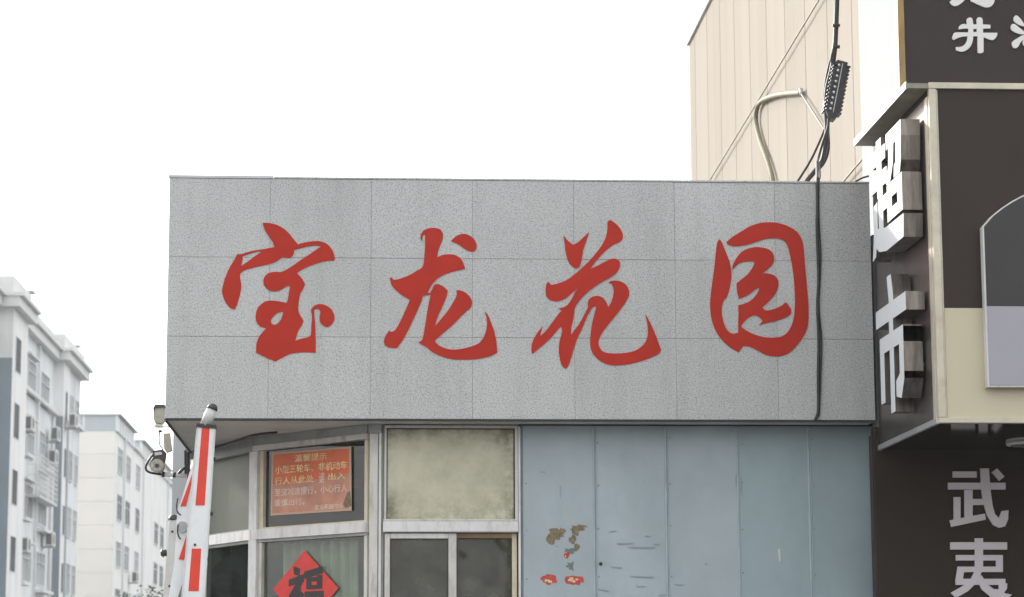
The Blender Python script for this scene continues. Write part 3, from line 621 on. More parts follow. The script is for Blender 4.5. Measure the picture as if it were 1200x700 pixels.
# ------------------------------------------------------------------ beige clad building behind
WX = 3.70
by0 = at(1018, 190, X=WX).y; by1 = at(808, 100, X=WX).y
ztop = at(808, 47, X=WX).z
bb = empty('beige_building', (8, (by0+by1)/2, 0), 'tall beige building clad in upright panels behind the booth', 'building')
MB().box(WX+.03, WX+9, by0+.01, by1, 0, ztop-.06).build('wall_core', M['seam'], bb)
npan = 20; pwid = (by1-by0)/npan
for k in range(npan):
    y0 = by0+k*pwid; d = 0 if k % 2 else 0.004
    MB().box(WX+d*0.5, WX+.028, y0+.003, y0+pwid-.003, 0.0, ztop-.055, 0.004).build('wall_panel', M['beige'], bb)
MB().box(WX-.03, WX+9, by0+.01, by1+.03, ztop-.05, ztop+.02).build('roof_edge', M['cornice'], bb)

# ------------------------------------------------------------------ shop building with its signs
shop = empty('shop_building', (7.5, 17, 0), 'white walled shop building at the right carrying the dark signs', 'building')
MB().box(WX-.05, WX+8, 14.62, by0-.005, 0, 11).build('wall', M['white_wall'], shop)
MB().box(xr+.03, WX-.052, 14.5, 16.5, 0, 4.3).build('ground_floor_wall', M['white_wall'], shop)
MB().box(WX-.1, WX+8, 14.57, by0+.02, 11.003, 11.2).build('parapet', M['cornice'], shop)

# lower dark sign 
SY = 14.40
lx0 = at(1026.5, 610, Y=SY).x
ls = empty('lower_shop_sign', (3.9, SY, 0.1), 'dark brown board with pale lavender characters below the projecting sign box', 'sign')
MB().box(lx0, lx0+3.0, SY, SY+.08, 0.12, at(1060,520,Y=SY).z+0.10, 0.004).build('board', M['board2'], ls)
MB().box(lx0-.012, lx0-.001, SY+.005, SY+.09, 0.12, at(1060,520,Y=SY).z+0.05).build('edge_trim', M['board'], ls)
def place_char(txt, x0, x1, yt, yb, Yp, mt, parent, bold, depth=0.012, yoff=0.0, name='sign_character'):
    a = at((x0+x1)/2, yb, Y=Yp); l = at(x0, (yt+yb)/2, Y=Yp).x; r = at(x1, (yt+yb)/2, Y=Yp).x; t = at((x0+x1)/2, yt, Y=Yp).z
    me = fit_glyph(txt, r-l, t-a.z, depth, bold); front(me, l, Yp-0.001-yoff, a.z)
    return link(name, me, mt, parent)
def px_char(strokes, s_, ox, oy, Yp, depth, mt, parent):
    c0 = at(ox, oy, Y=Yp); ww = (at(ox+100, oy, Y=Yp).x-c0.x)/100
    LL = []
    for st in strokes:
        if len(st) == 4 and not isinstance(st[0], tuple): x0, y0, x1, y1 = st; st = [(x0,y0),(x1,y0),(x1,y1),(x0,y1)]
        LL.append([(lambda q: (q.x, q.z))(at(ox+p[0]/s_, oy+p[1]/s_, Y=Yp)) for p in st])
    me = strokes_mesh(LL, 1, 1, depth); front(me, 0, Yp-.001, 0); return link('sign_character', me, mt, parent)
px_char([(325,288,403,308),(310,325,498,347),(363,349,390,452),(328,372,350,462),(385,378,427,398),[(315,448),(430,426),(433,446),(320,470)],
  [(415,278),(443,278),(447,340),(455,400),(463,428),(476,441),(485,418),(507,415),(506,445),(496,468),(477,473),(457,464),(437,432),(423,385),(417,335)],
  [(453,291),(470,278),(494,305),(477,319)]], 2.8, 1000, 450, SY, .012, M['letter'], ls)
px_char([(317,520,503,544),[(397,507),(424,507),(424,605),(412,628),(398,628),(397,600)],(335,562,489,580),(467,578,489,618),(345,600,489,618),[(341,600),(364,600),(357,645),(334,645)],(334,640,497,660),
  [(475,655),(503,655),(502,672),(490,690),(466,691),(455,674),(475,674)],[(398,610),(420,616),(405,650),(375,680),(335,703),(318,686),(360,662),(385,638)],[(402,640),(418,628),(440,660),(470,682),(518,692),(500,710),(450,700),(420,676)]], 2.8, 1000, 450, SY, .012, M['letter'], ls)
place_char('岩', 1113, 1187, 717, 787, SY, M['letter'], ls, 0.01)
place_char('茶', 1113, 1187, 802, 874, SY, M['letter'], ls, 0.01)

# upper dark sign
UY = 14.52
ux0 = at(1060, 50, Y=UY).x; uz0 = at(1150, 130, Y=UY).z
us = empty('upper_shop_sign', (4.5, UY, uz0), 'dark board with gold edge and round white characters at the top right', 'sign')
MB().box(ux0, ux0+3.2, UY, UY+.09, uz0, uz0+2.6, 0.004).build('board', M['board'], us)
MB().box(ux0-.042, ux0-.001, UY-.02, UY+.09, uz0, uz0+2.6, 0.003).build('gold_edge', M['gold'], us)
def traced(loops, s_, ox, oy, Yp, depth, mt, parent, name='sign_character', sm=True):
    LL = []
    for lp in loops:
        lp = smooth_loop(lp, 4, 60) if sm else [Vector(p) for p in lp]
        LL.append([(lambda q: (q.x, q.z))(at(ox+p[0]/s_, oy+p[1]/s_, Y=Yp)) for p in lp])
    me = flat_shape(LL, depth, name); front(me, 0, Yp-.001, 0); return link(name, me, mt, parent)
M['letter_u'] = mat('white_round_letter', (0.66,0.66,0.65), 0.45, var=0.03, vscale=10)
traced([[(283,208),(300,190),(320,187),(340,200),(350,257),(385,257),(385,205),(400,184),(430,187),(445,208),(448,257),(525,262),(525,298),(450,300),(450,343),(597,343),(592,375),(570,405),(545,417),(510,410),(455,387),(455,540),(430,552),(395,548),(393,378),(350,378),(343,430),(320,485),(280,520),(230,537),(175,522),(172,490),(220,487),(260,465),(285,425),(292,378),(240,382),(190,397),(150,417),(132,400),(145,362),(170,340),(300,340),(300,300),(255,300),(200,308),(205,280),(225,260),(255,253),(285,258)],
        [(350,302),(385,302),(385,335),(350,335)]], 8.75, 1100, 0, UY, 0.012, M['letter_u'], us)
# the character above it: only its two feet reach into the photograph, the rest stands higher on the board
traced([[(108,25),(125,52),(155,68),(190,63),(225,42),(262,5),(275,-60),(320,-200),(330,-280),(560,-290),(560,-340),(340,-340),(345,-430),(280,-430),(275,-340),(100,-335),(100,-285),(265,-280),(240,-180),(180,-60),(140,-5)],
        [(322,-180),(322,0),(335,22),(370,40),(420,62),(465,80),(505,82),(540,66),(562,35),(573,-10),(576,-60),(520,-60),(505,-10),(480,5),(440,-2),(395,-20),(388,-180)],
        [(420,-420),(400,-395),(470,-350),(500,-370)]], 8.75, 1100, 0, UY, 0.012, M['letter_u'], us)
for lp in ([(765,190),(780,167),(800,168),(830,195),(860,235),(885,275),(860,275),(820,262),(785,240),(765,215)], [(737,270),(750,252),(775,255),(815,285),(860,320),(890,350),(850,358),(800,347),(755,325),(735,300)], [(745,460),(755,430),(800,400),(850,370),(895,360),(880,400),(835,440),(815,480),(790,500),(760,497)], [(858,430),(900,370),(925,385),(890,480),(862,470)]):
    traced([lp], 8.75, 1100, 0, UY, 0.012, M['letter_u'], us, 'character_stroke')
place_char('耳', 1207, 1246, 20, 62, UY, M['letter_u'], us, 0.03)
place_char('普', 1196, 1246, -45, 8, UY, M['letter_u'], us, 0.03)

# projecting sign box
SX = at(1094, 300, Y=12.86).x; BYF = 12.86; BYB = 14.39
bz0 = at(1102, 496, Y=BYF).z; bz1 = at(1090, 97, Y=BYF).z
bxr = SX+2.6
sb = empty('sign_box', (SX+1.3, 13.6, bz0), 'projecting lightbox sign with brown and cream front, champagne frame and mirrored underside', 'sign')
MB().box(SX+.01, bxr, BYF+.03, BYB, bz0+.008, bz1-.02).build('box_core', M['board'], sb)
fw = 0.040
fr = MB(); fr.box(SX, bxr, BYF-.01, BYF+.028, bz1-.035, bz1, .003); fr.box(SX, bxr, BYF-.01, BYF+.028, bz0, bz0+.030, .003); fr.box(SX, SX+fw, BYF-.01, BYF+.028, bz0+.0305, bz1-.0355, .003)
fr.build('front_frame', M['boxframe'], sb)
MB().box(SX+fw+.001, SX+fw+.011, BYF+.004, BYF+.028, bz0+.031, bz1-.036, .002).build('inner_trim', M['boxframe'], sb)
zs = at(1120, 361, Y=BYF).z
MB().box(SX+fw+.012, bxr, BYF+.008, BYF+.029, zs+.001, bz1-.036).build('brown_panel', M['boxbrown'], sb)
MB().box(SX+fw+.012, bxr, BYF+.006, BYF+.029, bz0+.031, zs).build('cream_panel', M['cream'], sb)
# side: near strip and mirror panels, bottom rim
MB().box(SX-.004, SX+.008, BYF+.031, BYF+.10, bz0+.01, bz1-.07, .002).build('side_trim', M['boxframe'], sb)
for k, (y0, y1) in enumerate(((BYF+.102, BYB-.72), (BYB-.718, BYB))):
    MB().box(SX, SX+.009, y0, y1, bz0+.03, bz1-.07).build('side_panel', M['bronze'], sb)
MB().box(SX-.012, SX+.006, BYF, BYB, bz0-.004, bz0+.028, .002).build('bottom_rim', M['steel'], sb)
MB().box(SX+.008, bxr, BYF+.03, BYB, bz0, bz0+.007).build('underside', M['mirror'], sb)
# overhanging ledge
lx = at(1062, 97.5, Y=BYF).x
MB().prism([(lx, BYF-.0, bz1-.004), (SX+.003, BYF-.0, bz1-.004), (SX+.003, 14.32, bz1-.004), (lx+.0, 14.32, bz1-.004)], Z_, -.028, 0.0).build('ledge', M['ledge'], sb)
MB().box(lx-.004, lx+.004, BYF, 14.32, bz1-.036, bz1+.004).build('ledge_lip', M['steel'], sb)
MB().box(SX, bxr, BYF+.03, BYB, bz1-.018, bz1-.008).build('top_sheet', M['ledge'], sb)
# arched plaque on the front
px0 = at(1149.5, 300, Y=BYF).x; pxc = at(1240, 300, Y=BYF).x; pr = pxc-px0
pzs = at(1150, 268, Y=BYF).z; pzb = at(1160, 455, Y=BYF).z; pzt = at(1240, 222, Y=BYF).z; pzm = at(1170, 361, Y=BYF).z
def arch(x0, xc, zb_, zs_, zt_):
    w_ = xc-x0; P = [(x0, zb_), (x0+2*w_, zb_), (x0+2*w_, zs_)]
    for i in range(1, 16):
        t = i/16; P.append((x0+2*w_*(1-t), zs_+(zt_-zs_)*math.sin(math.pi*(0.0+t))**0.8))
    P.append((x0, zs_)); return P
def arch_prism(P, y0, y1, name, mt, par, **k):
    return MB().prism([(p[0], 0, p[1]) for p in P], Y_, y0, y1).build(name, mt, par, **k)
pl = arch_prism(arch(px0, pxc, pzb, pzs, pzt), BYF-.055, BYF+.005, 'arched_plaque', M['alu_w'], sb, label='arched plaque with thin white rim, dark above and lavender below')
e = .008
A2 = arch(px0+e, pxc, pzb+e, pzs, pzt-e)
top = [p for p in A2 if p[1] >= pzm]; 
topP = [(px0+e, pzm+.0005), (2*pxc-px0-e, pzm+.0005)]+[p for p in A2 if p[1] > pzm]
arch_prism(topP, BYF-.058, BYF-.0555, 'plaque_top', M['darkplq'], pl)
arch_prism([(px0+e, pzb+e), (2*pxc-px0-e, pzb+e), (2*pxc-px0-e, pzm), (px0+e, pzm)], BYF-.058, BYF-.0555, 'plaque_base', M['lav'], pl)
# round downlight in the underside
a = at(1207, 520, Y=13.9)
dl = MB().cyl((a.x, 13.9, bz0-.001), (a.x, 13.9, bz0-.016), .14, .135, 32).build('downlight', M['white_plastic'], None, label='round white downlight under the projecting sign box', cat='lamp')
MB().cyl((a.x, 13.9, bz0-.0165), (a.x, 13.9, bz0-.021), .115, .11, 32).build('diffuser', M['lens'], dl)

# channel letters on the side: white faces, metal returns
CHS = {'超': [(.05,.79,.47,.915),(.19,.50,.35,1.0),(.0,.575,.51,.71),(.22,.20,.37,.60),(.30,.355,.50,.485),[(.07,.46),(.20,.48),(.19,.25),(.11,.02),(0,.0),(.06,.22)],[(.10,.28),(.24,.235),(.45,.20),(1.0,.19),(.98,0),(.45,0),(.22,.04),(.06,.13)],
  (.52,.835,.99,.97),[(.60,.86),(.76,.86),(.73,.68),(.60,.50),(.49,.56),(.58,.69)],[(.82,.86),(.99,.86),(.97,.64),(.93,.545),(.74,.545),(.76,.65),(.81,.66)],(.52,.22,.67,.535),(.84,.22,.99,.535),(.64,.405,.87,.535),(.64,.22,.87,.32)],
  '市': [[(.40,1.0),(.54,1.0),(.60,.84),(.60,.78),(.46,.78)],(0,.67,1,.80),(.44,0,.58,.68),(.12,.10,.26,.57),(.12,.46,.90,.58),(.76,.20,.90,.57),[(.64,.10),(.80,.07),(.90,.20),(.90,.25),(.76,.25),(.64,.21)]]}
def channel(txt, yf, yn, z0, z1, label):
    me = strokes_mesh(CHS[txt], yf-yn, z1-z0, 0.105, 'channel_letter'); side(me, SX-.012, yf, z0)
    me.materials.append(M['letter_w']); me.materials.append(M['chrome'])
    for p in me.polygons: p.material_index = 0 if p.normal.x < -0.7 else 1
    ob = tag(link('channel_letter', me, None, sb), label=label)
    bk = MB()
    for zz in (z0+(z1-z0)*.3, z0+(z1-z0)*.72):
        bk.cyl((SX-.014, yn+.12, zz), (SX+.002, yn+.12, zz), .012, seg=8)
    bk.build('standoff', M['steel'], ob)
    return ob
XF = SX-.117
def zat(px, py): return at(px, py, X=XF)
yn = zat(1058, 200).y; yf = zat(1020.5, 200).y
channel('超', yf, yn, zat(1058, 268).z-.05, zat(1058, 133).z, 'upper white channel letter lit by the sun')
channel('市', yf-.03, yn+.02, zat(1050, 480).z-0.01, zat(1035, 328).z, 'lower white channel letter')

# ------------------------------------------------------------------ cables, splice box, hose
HX = WX-.035
def wl(px, py, off=0.0): return at(px, py, X=HX-off)
hz = [wl(906,214), wl(900,190), wl(891,165), wl(886,143), wl(887,128), wl(892,119), wl(905,113), wl(920,110), wl(938,108.5)]
cab('conduit_hose', [p+Vector((0,0,-.25)) for p in hz[:1]]+hz, 0.023, 'beige flexible hose curving up the clad wall and bent over at its top', 'hose', 'hose')
hb = empty('hose_bracket', wl(938,108), 'small metal bracket holding the upper end of the beige hose', 'bracket')
MB().cyl(wl(938.5,104), wl(939,113), .016, seg=8).build('clip', M['steel'], hb)
cab('stay_wire', [wl(939,110), wl(952,130), wl(966,152)], 0.008, 'short slanting wire from the hose end towards the black cables', 'wire', 'wire')
cab('wall_wire', [wl(829,216), wl(895,107), wl(962,-4), wl(1010,-84)], 0.007, 'long thin wire slanting up the beige clad wall', 'wire', 'wire')
cab('wall_wire', [wl(986,216), wl(1000,199), wl(1014,183)], 0.008, 'short thin wire on the clad wall beside the projecting letters', 'wire', 'wire')
cab('thin_cable', [at(1001,214,Y=14.8), at(1010,209,Y=14.8), at(1018,206.5,Y=14.8)], 0.006, 'stub of dark cable poking over the right end of the fascia')
CY = 15.2
def c(px, py, dy=0): return at(px, py, Y=CY+dy)
cab('overhead_cable', [c(982,-60), c(981,-5), c(980,25), c(978.5,55), c(975,80), c(969,105), c(968,130), c(969,150), c(967,172), c(963,190), c(953,203), c(945,213), c(938,225)], 0.016, 'thick black cable bundle coming down past the splice box', 'cable')
cab('overhead_cable', [c(978.5,-60,.1), c(978.5,-5,.1), c(978,30,.1), c(976,58,.1), c(969,88,.1), c(966,112,.1), c(967,140,.1), c(966,152,.1), c(955,178,.1), c(946,195,.1), c(934,214,.1), c(928,226,.1)], 0.008, 'slim black cable bending left of the splice box and down to the parapet')
cab('overhead_cable', [c(977,57,-.05), c(974,70,-.05), c(979,76,-.05), c(982,73,-.05)], 0.008, 'short black cable looping into the top of the splice box')
cab('overhead_cable', [c(971,139,-.05), c(970,150,-.05), c(965,165,-.05), c(959,185,-.05), c(957.8,192,-.4), at(957.5,204,Y=14.6)], 0.009, 'black cable from the foot of the splice box to the fascia edge')
cab('overhead_cable', [c(969,148,.05), c(971,165,.05), c(970,180,.05), c(965,192,.05), c(955,203,.05), c(942,217,.05)], 0.009, 'black cable bowing right below the splice box')
cl = MB()
for y in (30, 55): cl.cyl(c(975.5,y,-.02), c(984,y,-.02), .012, seg=8)
cl.build('cable_clip', M['black'], None, label='pair of small black clips on the cables above the splice box', cat='cable clip')
# splice box: ribbed black body along a tilted axis
bt = c(985.5, 73.5); bo = c(972.5, 140.5)
ax = (bt-bo).normalized(); Lb = (bt-bo).length; wv = ax.cross(Y_).normalized(); wv = wv if wv.x > 0 else -wv; dv = wv.cross(ax)
sbx = empty('splice_box', bo, 'ribbed black cable splice box hanging from the cables above the booth', 'cable box')
b_ = MB(); w2 = .047
b_.prism([bo+wv*-.018, bo+wv*.03, bo+ax*(Lb*.2)+wv*w2, bo+ax*Lb*.99+wv*.037, bo+ax*Lb+wv*-.03, bo+ax*(Lb*.93)+wv*-.052, bo+ax*(Lb*.12)+wv*-.045], dv, -.05, .05)
b_.build('body', M['black'], sbx)
rib = MB()
for k in range(13):
    t = Lb*(.10+.068*k); rib.obox(bo, wv, ax, dv, .028 if k else .02, .060, t, t+.008, -.052, .052); rib.obox(bo, wv, ax, dv, -.058, -.03, t+.003, t+.012, -.052, .052)
rib.build('rib', M['black'], sbx)
stb = MB(); fdv = dv if dv.y < 0 else -dv
for k in range(9):
    t = Lb*(.14+.095*k); stb.cyl(bo+ax*t+wv*-.012+fdv*.05, bo+ax*(t+.004)+wv*-.020+fdv*.066, .009, .007, seg=8)
stb.build('port', M['steel'], sbx)
MB().obox(bo, wv, ax, fdv, .002, .007, Lb*.1, Lb*.95, .05, .056).build('lid_seam', M['steel'], sbx)

# ------------------------------------------------------------------ lamps at the left corner of the booth
LY = 15.6
def l(px, py, dy=0): return at(px, py, Y=LY+dy)
cl_ = empty('corner_lamp', l(186,490), 'cream box lamp with dark rim at the upper left corner of the booth', 'lamp')
def pbox(x0, y0, x1, y1, d0, d1, name, mt, parent, bev=0.006, **k):
    a = l(x0, y1); b2 = l(x1, y0); return MB().box(a.x, b2.x, LY+d0, LY+d1, a.z, b2.z, bev).build(name, mt, parent, **k)
MB().prism([l(181,478), l(192,477), l(193.5,480), l(192.5,492), l(189,496), l(181,495), l(179.5,488)], Y_, 0, .12).build('body', M['lampbody'], cl_)
MB().prism([l(179.5,479), l(182,474.5), l(193,474.5), l(194,477), l(181.5,478.5), l(180.5,484)], Y_, -.012, .13).build('hood', M['hood'], cl_)
pbox(190, 499, 202, 500.5, .03, .05, 'arm', M['white_plastic'], cl_, .0)
pbox(181, 497, 190, 500, .01, .09, 'base', M['white_plastic'], cl_, .002)
jb = empty('junction_box', l(197,530), 'small cream box hanging on a wire below the corner lamp', 'junction box')
MB().prism([l(191.5,508), l(199,507.5), l(201.5,528), l(195,530.5), l(192,526)], Y_, 0, .06).build('body', M['lampbody'], jb)
cab('lamp_wire', [l(187,505), l(186.5,515), l(187.5,522), l(191,527)], .004, 'fine wire between the corner lamp and the floodlight', 'wire')
pbox(185.5, 504, 189.5, 506.5, .0, .03, 'plug', M['black'], jb, .001)
fl = empty('flood_light', l(186,553), 'round floodlight with dark hood on a bracket arm left of the booth', 'floodlight')
MB().prism([l(179,529), l(191,527), l(194,530), l(192.5,541), l(189,543), l(180,539)], Y_, -.02, .10).build('hood', M['hood'], fl)
MB().prism([l(181.5,531), l(189,530), l(190.5,533), l(182,534.5)], Y_, -.026, -.0205).build('hood_label', M['alu_w'], fl)
a = l(184.5, 546.5)
hd = MB().cyl(a+Y_*-.03, a+Y_*.09, .044, .040, 24).build('lamp_head', M['lampbody'], fl)
MB().cyl(a+Y_*-.036, a+Y_*-.031, .036, .036, 24).build('reflector', M['lens'], hd)
MB().cyl(a+Y_*-.044, a+Y_*-.0365, .014, .012, 12).build('bulb', M['hood'], hd)
fl2 = link('yoke', tube_mesh([l(181,531,.03), l(176,537,.03), l(171.5,545,.03), l(171.5,551,.03), l(178,554.5,.03), l(193,556.5,.03)], .0075), M['black'], fl)
link('yoke', tube_mesh([l(182,535,.0), l(178,540,.0), l(176.5,546,.0), l(179,552,.0)], .006), M['black'], fl)
MB().cyl(l(191,556,.02), l(218,558,.02), .014, seg=10).build('arm', M['white_plastic'], fl)
MB().cyl(l(203,556.7,.02), l(206,557,.02), .018, seg=10).build('arm_joint', M['black'], fl)
MB().cyl(l(190,556,.02), l(193,556.2,.02), .018, seg=10).build('arm_joint', M['black'], fl)
link('lamp_cable', tube_mesh([l(218,547,.02), l(213,551,.02), l(208,557,.02)], .010), M['black'], fl)
# dark conduit at the corner below the soffit
cab('corner_conduit', [at(217,528,Y=16.0), at(217.2,540,Y=16.0), at(217.4,556,Y=16.0)], .008, 'dark upright conduit at the back left corner under the soffit', 'conduit')
cab('corner_conduit', [at(220.5,530,Y=16.0), at(220.7,545,Y=16.0), at(221,562,Y=16.0)], .011, 'thicker dark conduit nearest the barrier arm under the soffit', 'conduit')
# white store wall behind the booth corner
a0 = at(202, 560, Y=18.2)
ws = empty('white_annex', (a0.x+.5, 18.8, 0), 'plain white wall of a small annex glimpsed behind the booth corner', 'annex')
MB().box(a0.x, XL-.03, 18.2, 19.2, 0.1, at(205,470,Y=18.2).z).build('wall', M['white_wall'], ws)
MB().box(a0.x-.03, XL-.03, 18.17, 19.23, at(205,470,Y=18.2).z+.001, at(205,470,Y=18.2).z+.05).build('roof', M['cornice'], ws)

# ------------------------------------------------------------------ boom barrier, folded up
GY = 13.2
def g_(px, py, dy=0): return at(px, py, Y=GY+dy)
ba = empty('boom_barrier', Vector((g_(215,700).x-.35, GY+.3, 0)), 'white folding barrier raised beside the booth, striped with red reflectors', 'barrier')
def strip(corners, d0, d1, name, mt, par, bev=False, **k):
    return MB().prism([g_(*c_) for c_ in corners], Y_, d0, d1).build(name, mt, par, **k)
def line_x(p, q_, y): t = (y-p[1])/(q_[1]-p[1]); return p[0]+(q_[0]-p[0])*t
Lt, Lb_ = (231, 500), (213, 700); Rt, Rb = (252, 500), (239.5, 700)
ext = 900
arm = strip([(Lt[0], 499.5), (Rt[0], 499.5), (line_x(Rt,Rb,ext), ext), (line_x(Lt,Lb_,ext), ext)], 0, .045, 'main_arm', M['barrier'], ba)
strip([(line_x(Lt,Lb_,503)-.6, 503), (line_x(Lt,Lb_,503)+1.2, 503), (line_x(Lt,Lb_,ext)+1.2, ext), (line_x(Lt,Lb_,ext)-.6, ext)], -.004, .046, 'arm_edge', M['alu_w'], arm)
strip([(line_x(Rt,Rb,503)-1.2, 503), (line_x(Rt,Rb,503)+.6, 503), (line_x(Rt,Rb,ext)+.6, ext), (line_x(Rt,Rb,ext)-1.2, ext)], -.004, .046, 'arm_edge', M['alu_w'], arm)
def stripe(y0, y1):
    def xs(y, f_): a = line_x(Lt,Lb_,y); b2 = line_x(Rt,Rb,y); return a+(b2-a)*f_
    strip([(xs(y0,.27), y0), (xs(y0,.71), y0), (xs(y1,.73), y1), (xs(y1,.27), y1)], -.002, .001, 'red_reflector', M['stripe'], arm)
stripe(500.5, 592.5); stripe(643, 693); stripe(742, 792); stripe(840, 890)
strip([(xs_, y_) for xs_, y_ in ((230.5,496.2),(253.2,498.2),(252.8,502.5),(230,500.5))], -.008, .053, 'collar', M['black'], arm)
MB().cyl(g_(240.5,499,.022), g_(248.5,479.5,.022), .031, .029, 18).build('tip_tube', M['barrier_grey'], ba)
tp = g_(248.3,480,.022); dr = (g_(248.5,479.5,.022)-g_(240.5,499,.022)).normalized()
MB().dome(tp, dr, .031, .034, 18).build('tip_cap', M['black'], ba)
for (x, y) in ((249.8,537.5),(247,602),(241.5,655)):
    MB().cyl(g_(x-2,y,.02), g_(x+2.6,y+.4,.02), .013, .010, 10).build('rubber_stop', M['black'], ba)
MB().cyl(g_(228.5,638.5,-.006), g_(228.5,638.5,.001), .007, seg=10).build('bolt', M['black'], ba)
# second, folded arm
s2 = strip([(228,538),(232.5,545),(223,588),(222,640),(211,720),(189,860),(173,860),(193,720),(203,660),(207,596),(212,583),(221,553)], .06, .09, 'folded_arm', M['barrier'], ba)
def st2(p): strip(p, .055, .0605, 'red_reflector', M['stripe'], s2)
st2([(225.2,552.5),(226.0,556),(217,592.5),(210.5,592.5)]); st2([(222.5,612),(223.2,630),(214.5,655.5),(208.5,655)]); st2([(216.5,684),(218,694),(214,712),(208.5,712)])
link('hinge_loop', tube_mesh([g_(208.5,584,.04), g_(207,592,.04), g_(208,600,.04), g_(212,604,.04)], .004), M['black'], ba)
link('hinge_loop', tube_mesh([g_(209,615,.04), g_(208,622,.04), g_(209.5,629,.04), g_(212,632,.04)], .004), M['black'], ba)
MB().cyl(g_(213.5,617.5,.045), g_(213.5,617.5,.058), .030, seg=18).build('hinge_plate', M['steel'], ba)
strip([(218,668),(222,664),(208,712),(200,735),(196,735)], .052, .0545, 'dark_strip', mat('grey_green_strip', (0.16,0.19,0.16), 0.6), s2)
# cabinet and ground foot
cbx = g_(215,700).x-.38
MB().box(cbx-.18, cbx+.20, GY+.10, GY+.45, .14, 1.05, .015).build('cabinet', M['stripe'], ba)
MB().box(cbx-.20, cbx+.22, GY+.08, GY+.47, .128, .139).build('base_plate', M['steel'], ba)
MB().cyl((cbx+.05, GY+.02, .95), (cbx+.05, GY+.10, .95), .05, seg=16).build('hub', M['steel'], ba)
strip([(205,860),(235,860),(240,905),(150,905),(150,880)], .02, .05, 'arm_bracket', M['steel'], ba)
# rear post arm
pa = empty('barrier_post', Vector((at(198,760,Y=13.9).x, 13.9, .11)), 'grey white upright arm with a black domed cap left of the striped barrier', 'barrier post')
def r_(px, py, dy=0): return at(px, py, Y=13.9+dy)
MB().prism([r_(*p_) for p_ in ((198.5,609),(208,609),(208,640),(206,700),(203,900),(184,900),(191,700),(196.5,640))], Y_, 0, .05).build('arm', M['barrier_grey'], pa)
MB().prism([r_(*p_) for p_ in ((206.3,612),(208.3,611),(208.2,640),(206.6,690),(204.6,690))], Y_, -.004, .054).build('edge_strip', M['alu'], pa)
MB().dome(r_(203,610,.025), Z_, .030, .034, 18).build('cap', M['black'], pa)
MB().cyl(r_(195.5,648,.02), r_(188.5,648.8,.02), .020, .016, 14).build('side_knob', M['black'], pa)
MB().cyl(r_(191.5,648.4,.02), r_(190,648.6,.02), .026, .022, 14).build('side_knob', M['black'], pa)
for (x, y) in ((202,623),(198.5,687)): MB().cyl(r_(x,y,-.006), r_(x,y,.002), .007, seg=8).build('bolt', M['black'], pa)

# ------------------------------------------------------------------ apartment blocks on the left
def frame_window(par, X, y0, y1, z0, z1, nv=1, nh=0, dark=True, deep=0.06, name='window', fm='farframe', fr_=.05, facing='x'):
    b2 = MB()
    def bar(a0, a1, c0, c1):
        if facing == 'x': b2.box(X-.02, X+deep, a0, a1, c0, c1)
        else: b2.box(a0, a1, X-deep, X+.02, c0, c1)
    bar(y0, y1, z0, z0+fr_); bar(y0, y1, z1-fr_, z1); bar(y0, y0+fr_, z0+fr_, z1-fr_); bar(y1-fr_, y1, z0+fr_, z1-fr_)
    for k in range(nv): c0 = y0+(y1-y0)*(k+1)/(nv+1); bar(c0-fr_*.4, c0+fr_*.4, z0+fr_, z1-fr_)
    for k in range(nh): c0 = z0+(z1-z0)*(.68 if nh == 1 else (k+1)/(nh+1)); bar(y0+fr_, y1-fr_, c0-fr_*.35, c0+fr_*.35)
    wn = b2.build(name, M[fm], par)
    p_ = MB()
    if facing == 'x': p_.box(X-.01, X+.015, y0+fr_, y1-fr_, z0+fr_, z1-fr_)
    else: p_.box(y0+fr_, y1-fr_, X-.015, X+.01, z0+fr_, z1-fr_)
    p_.build('pane', M['g_far' if dark else 'g_far_l'], wn)
    return wn
XA, XB, XC = -15.66, -16.16, -16.42
ap = empty('apartment_block', (-19, 121, 0), 'pale blue and white apartment block with slate bands at the left edge', 'building')
YE = 132.6; ZR = at(60, 385, X=XA).z
ZR = 17.9
MB().box(XC-12, XC, 92, 106.6, 0, ZR).build('wall', M['apt'], ap)
MB().box(XC-12, XA, 106.6, 111.2, 0, ZR).build('wall', M['apt_w'], ap)
MB().box(XC-12, XB, 111.2, 124.6, 0, ZR).build('wall', M['apt'], ap)
MB().box(XC-12, XA, 124.6, 127.0, 0, ZR).build('wall', M['apt_w'], ap)
MB().box(XC-12, XA-.10, 127.0, YE, 0, ZR).build('wall', M['apt'], ap)
MB().box(XC, XA-.0, 106.54, 106.597, 0, 15.7).build('slate_band', M['slate'], ap)
MB().box(XB+.002, XA+.0, 124.54, 124.597, 0, 15.1).build('slate_band', M['slate'], ap)
MB().box(XA+.002, XA+.012, 126.3, 127.0, 0, 15.1).build('slate_band', M['slate'], ap)
# cornices following the plan, two stepped layers
def cornice(x, y0, y1, oh):
    MB().box(XC-12, x+oh, y0, y1, ZR, ZR+.45).build('cornice', M['cornice'], ap)
    MB().box(XC-12, x+oh+.18, y0-.1, y1+.1, ZR+.452, ZR+.62).build('cornice', M['cornice'], ap)
    MB().box(XC-12, x+oh-.28, y0, y1, ZR+.622, ZR+1.35).build('parapet', M['cornice'], ap)
cornice(XC, 92, 105.8, .35); cornice(XA, 105.95, 111.6, .35); cornice(XB, 111.75, 123.7, .35); cornice(XA, 123.85, YE+.3, .35)
for (yy) in (112.2, 130.6):
    rv = MB().box(XA-.75, XA-.15, yy, yy+.7, ZR+1.351, ZR+1.62).build('roof_vent', M['cornice'], ap)
    MB().box(XA-.85, XA+.05, yy-.1, yy+.8, ZR+1.621, ZR+1.70).build('vent_cap', M['grille'], rv)
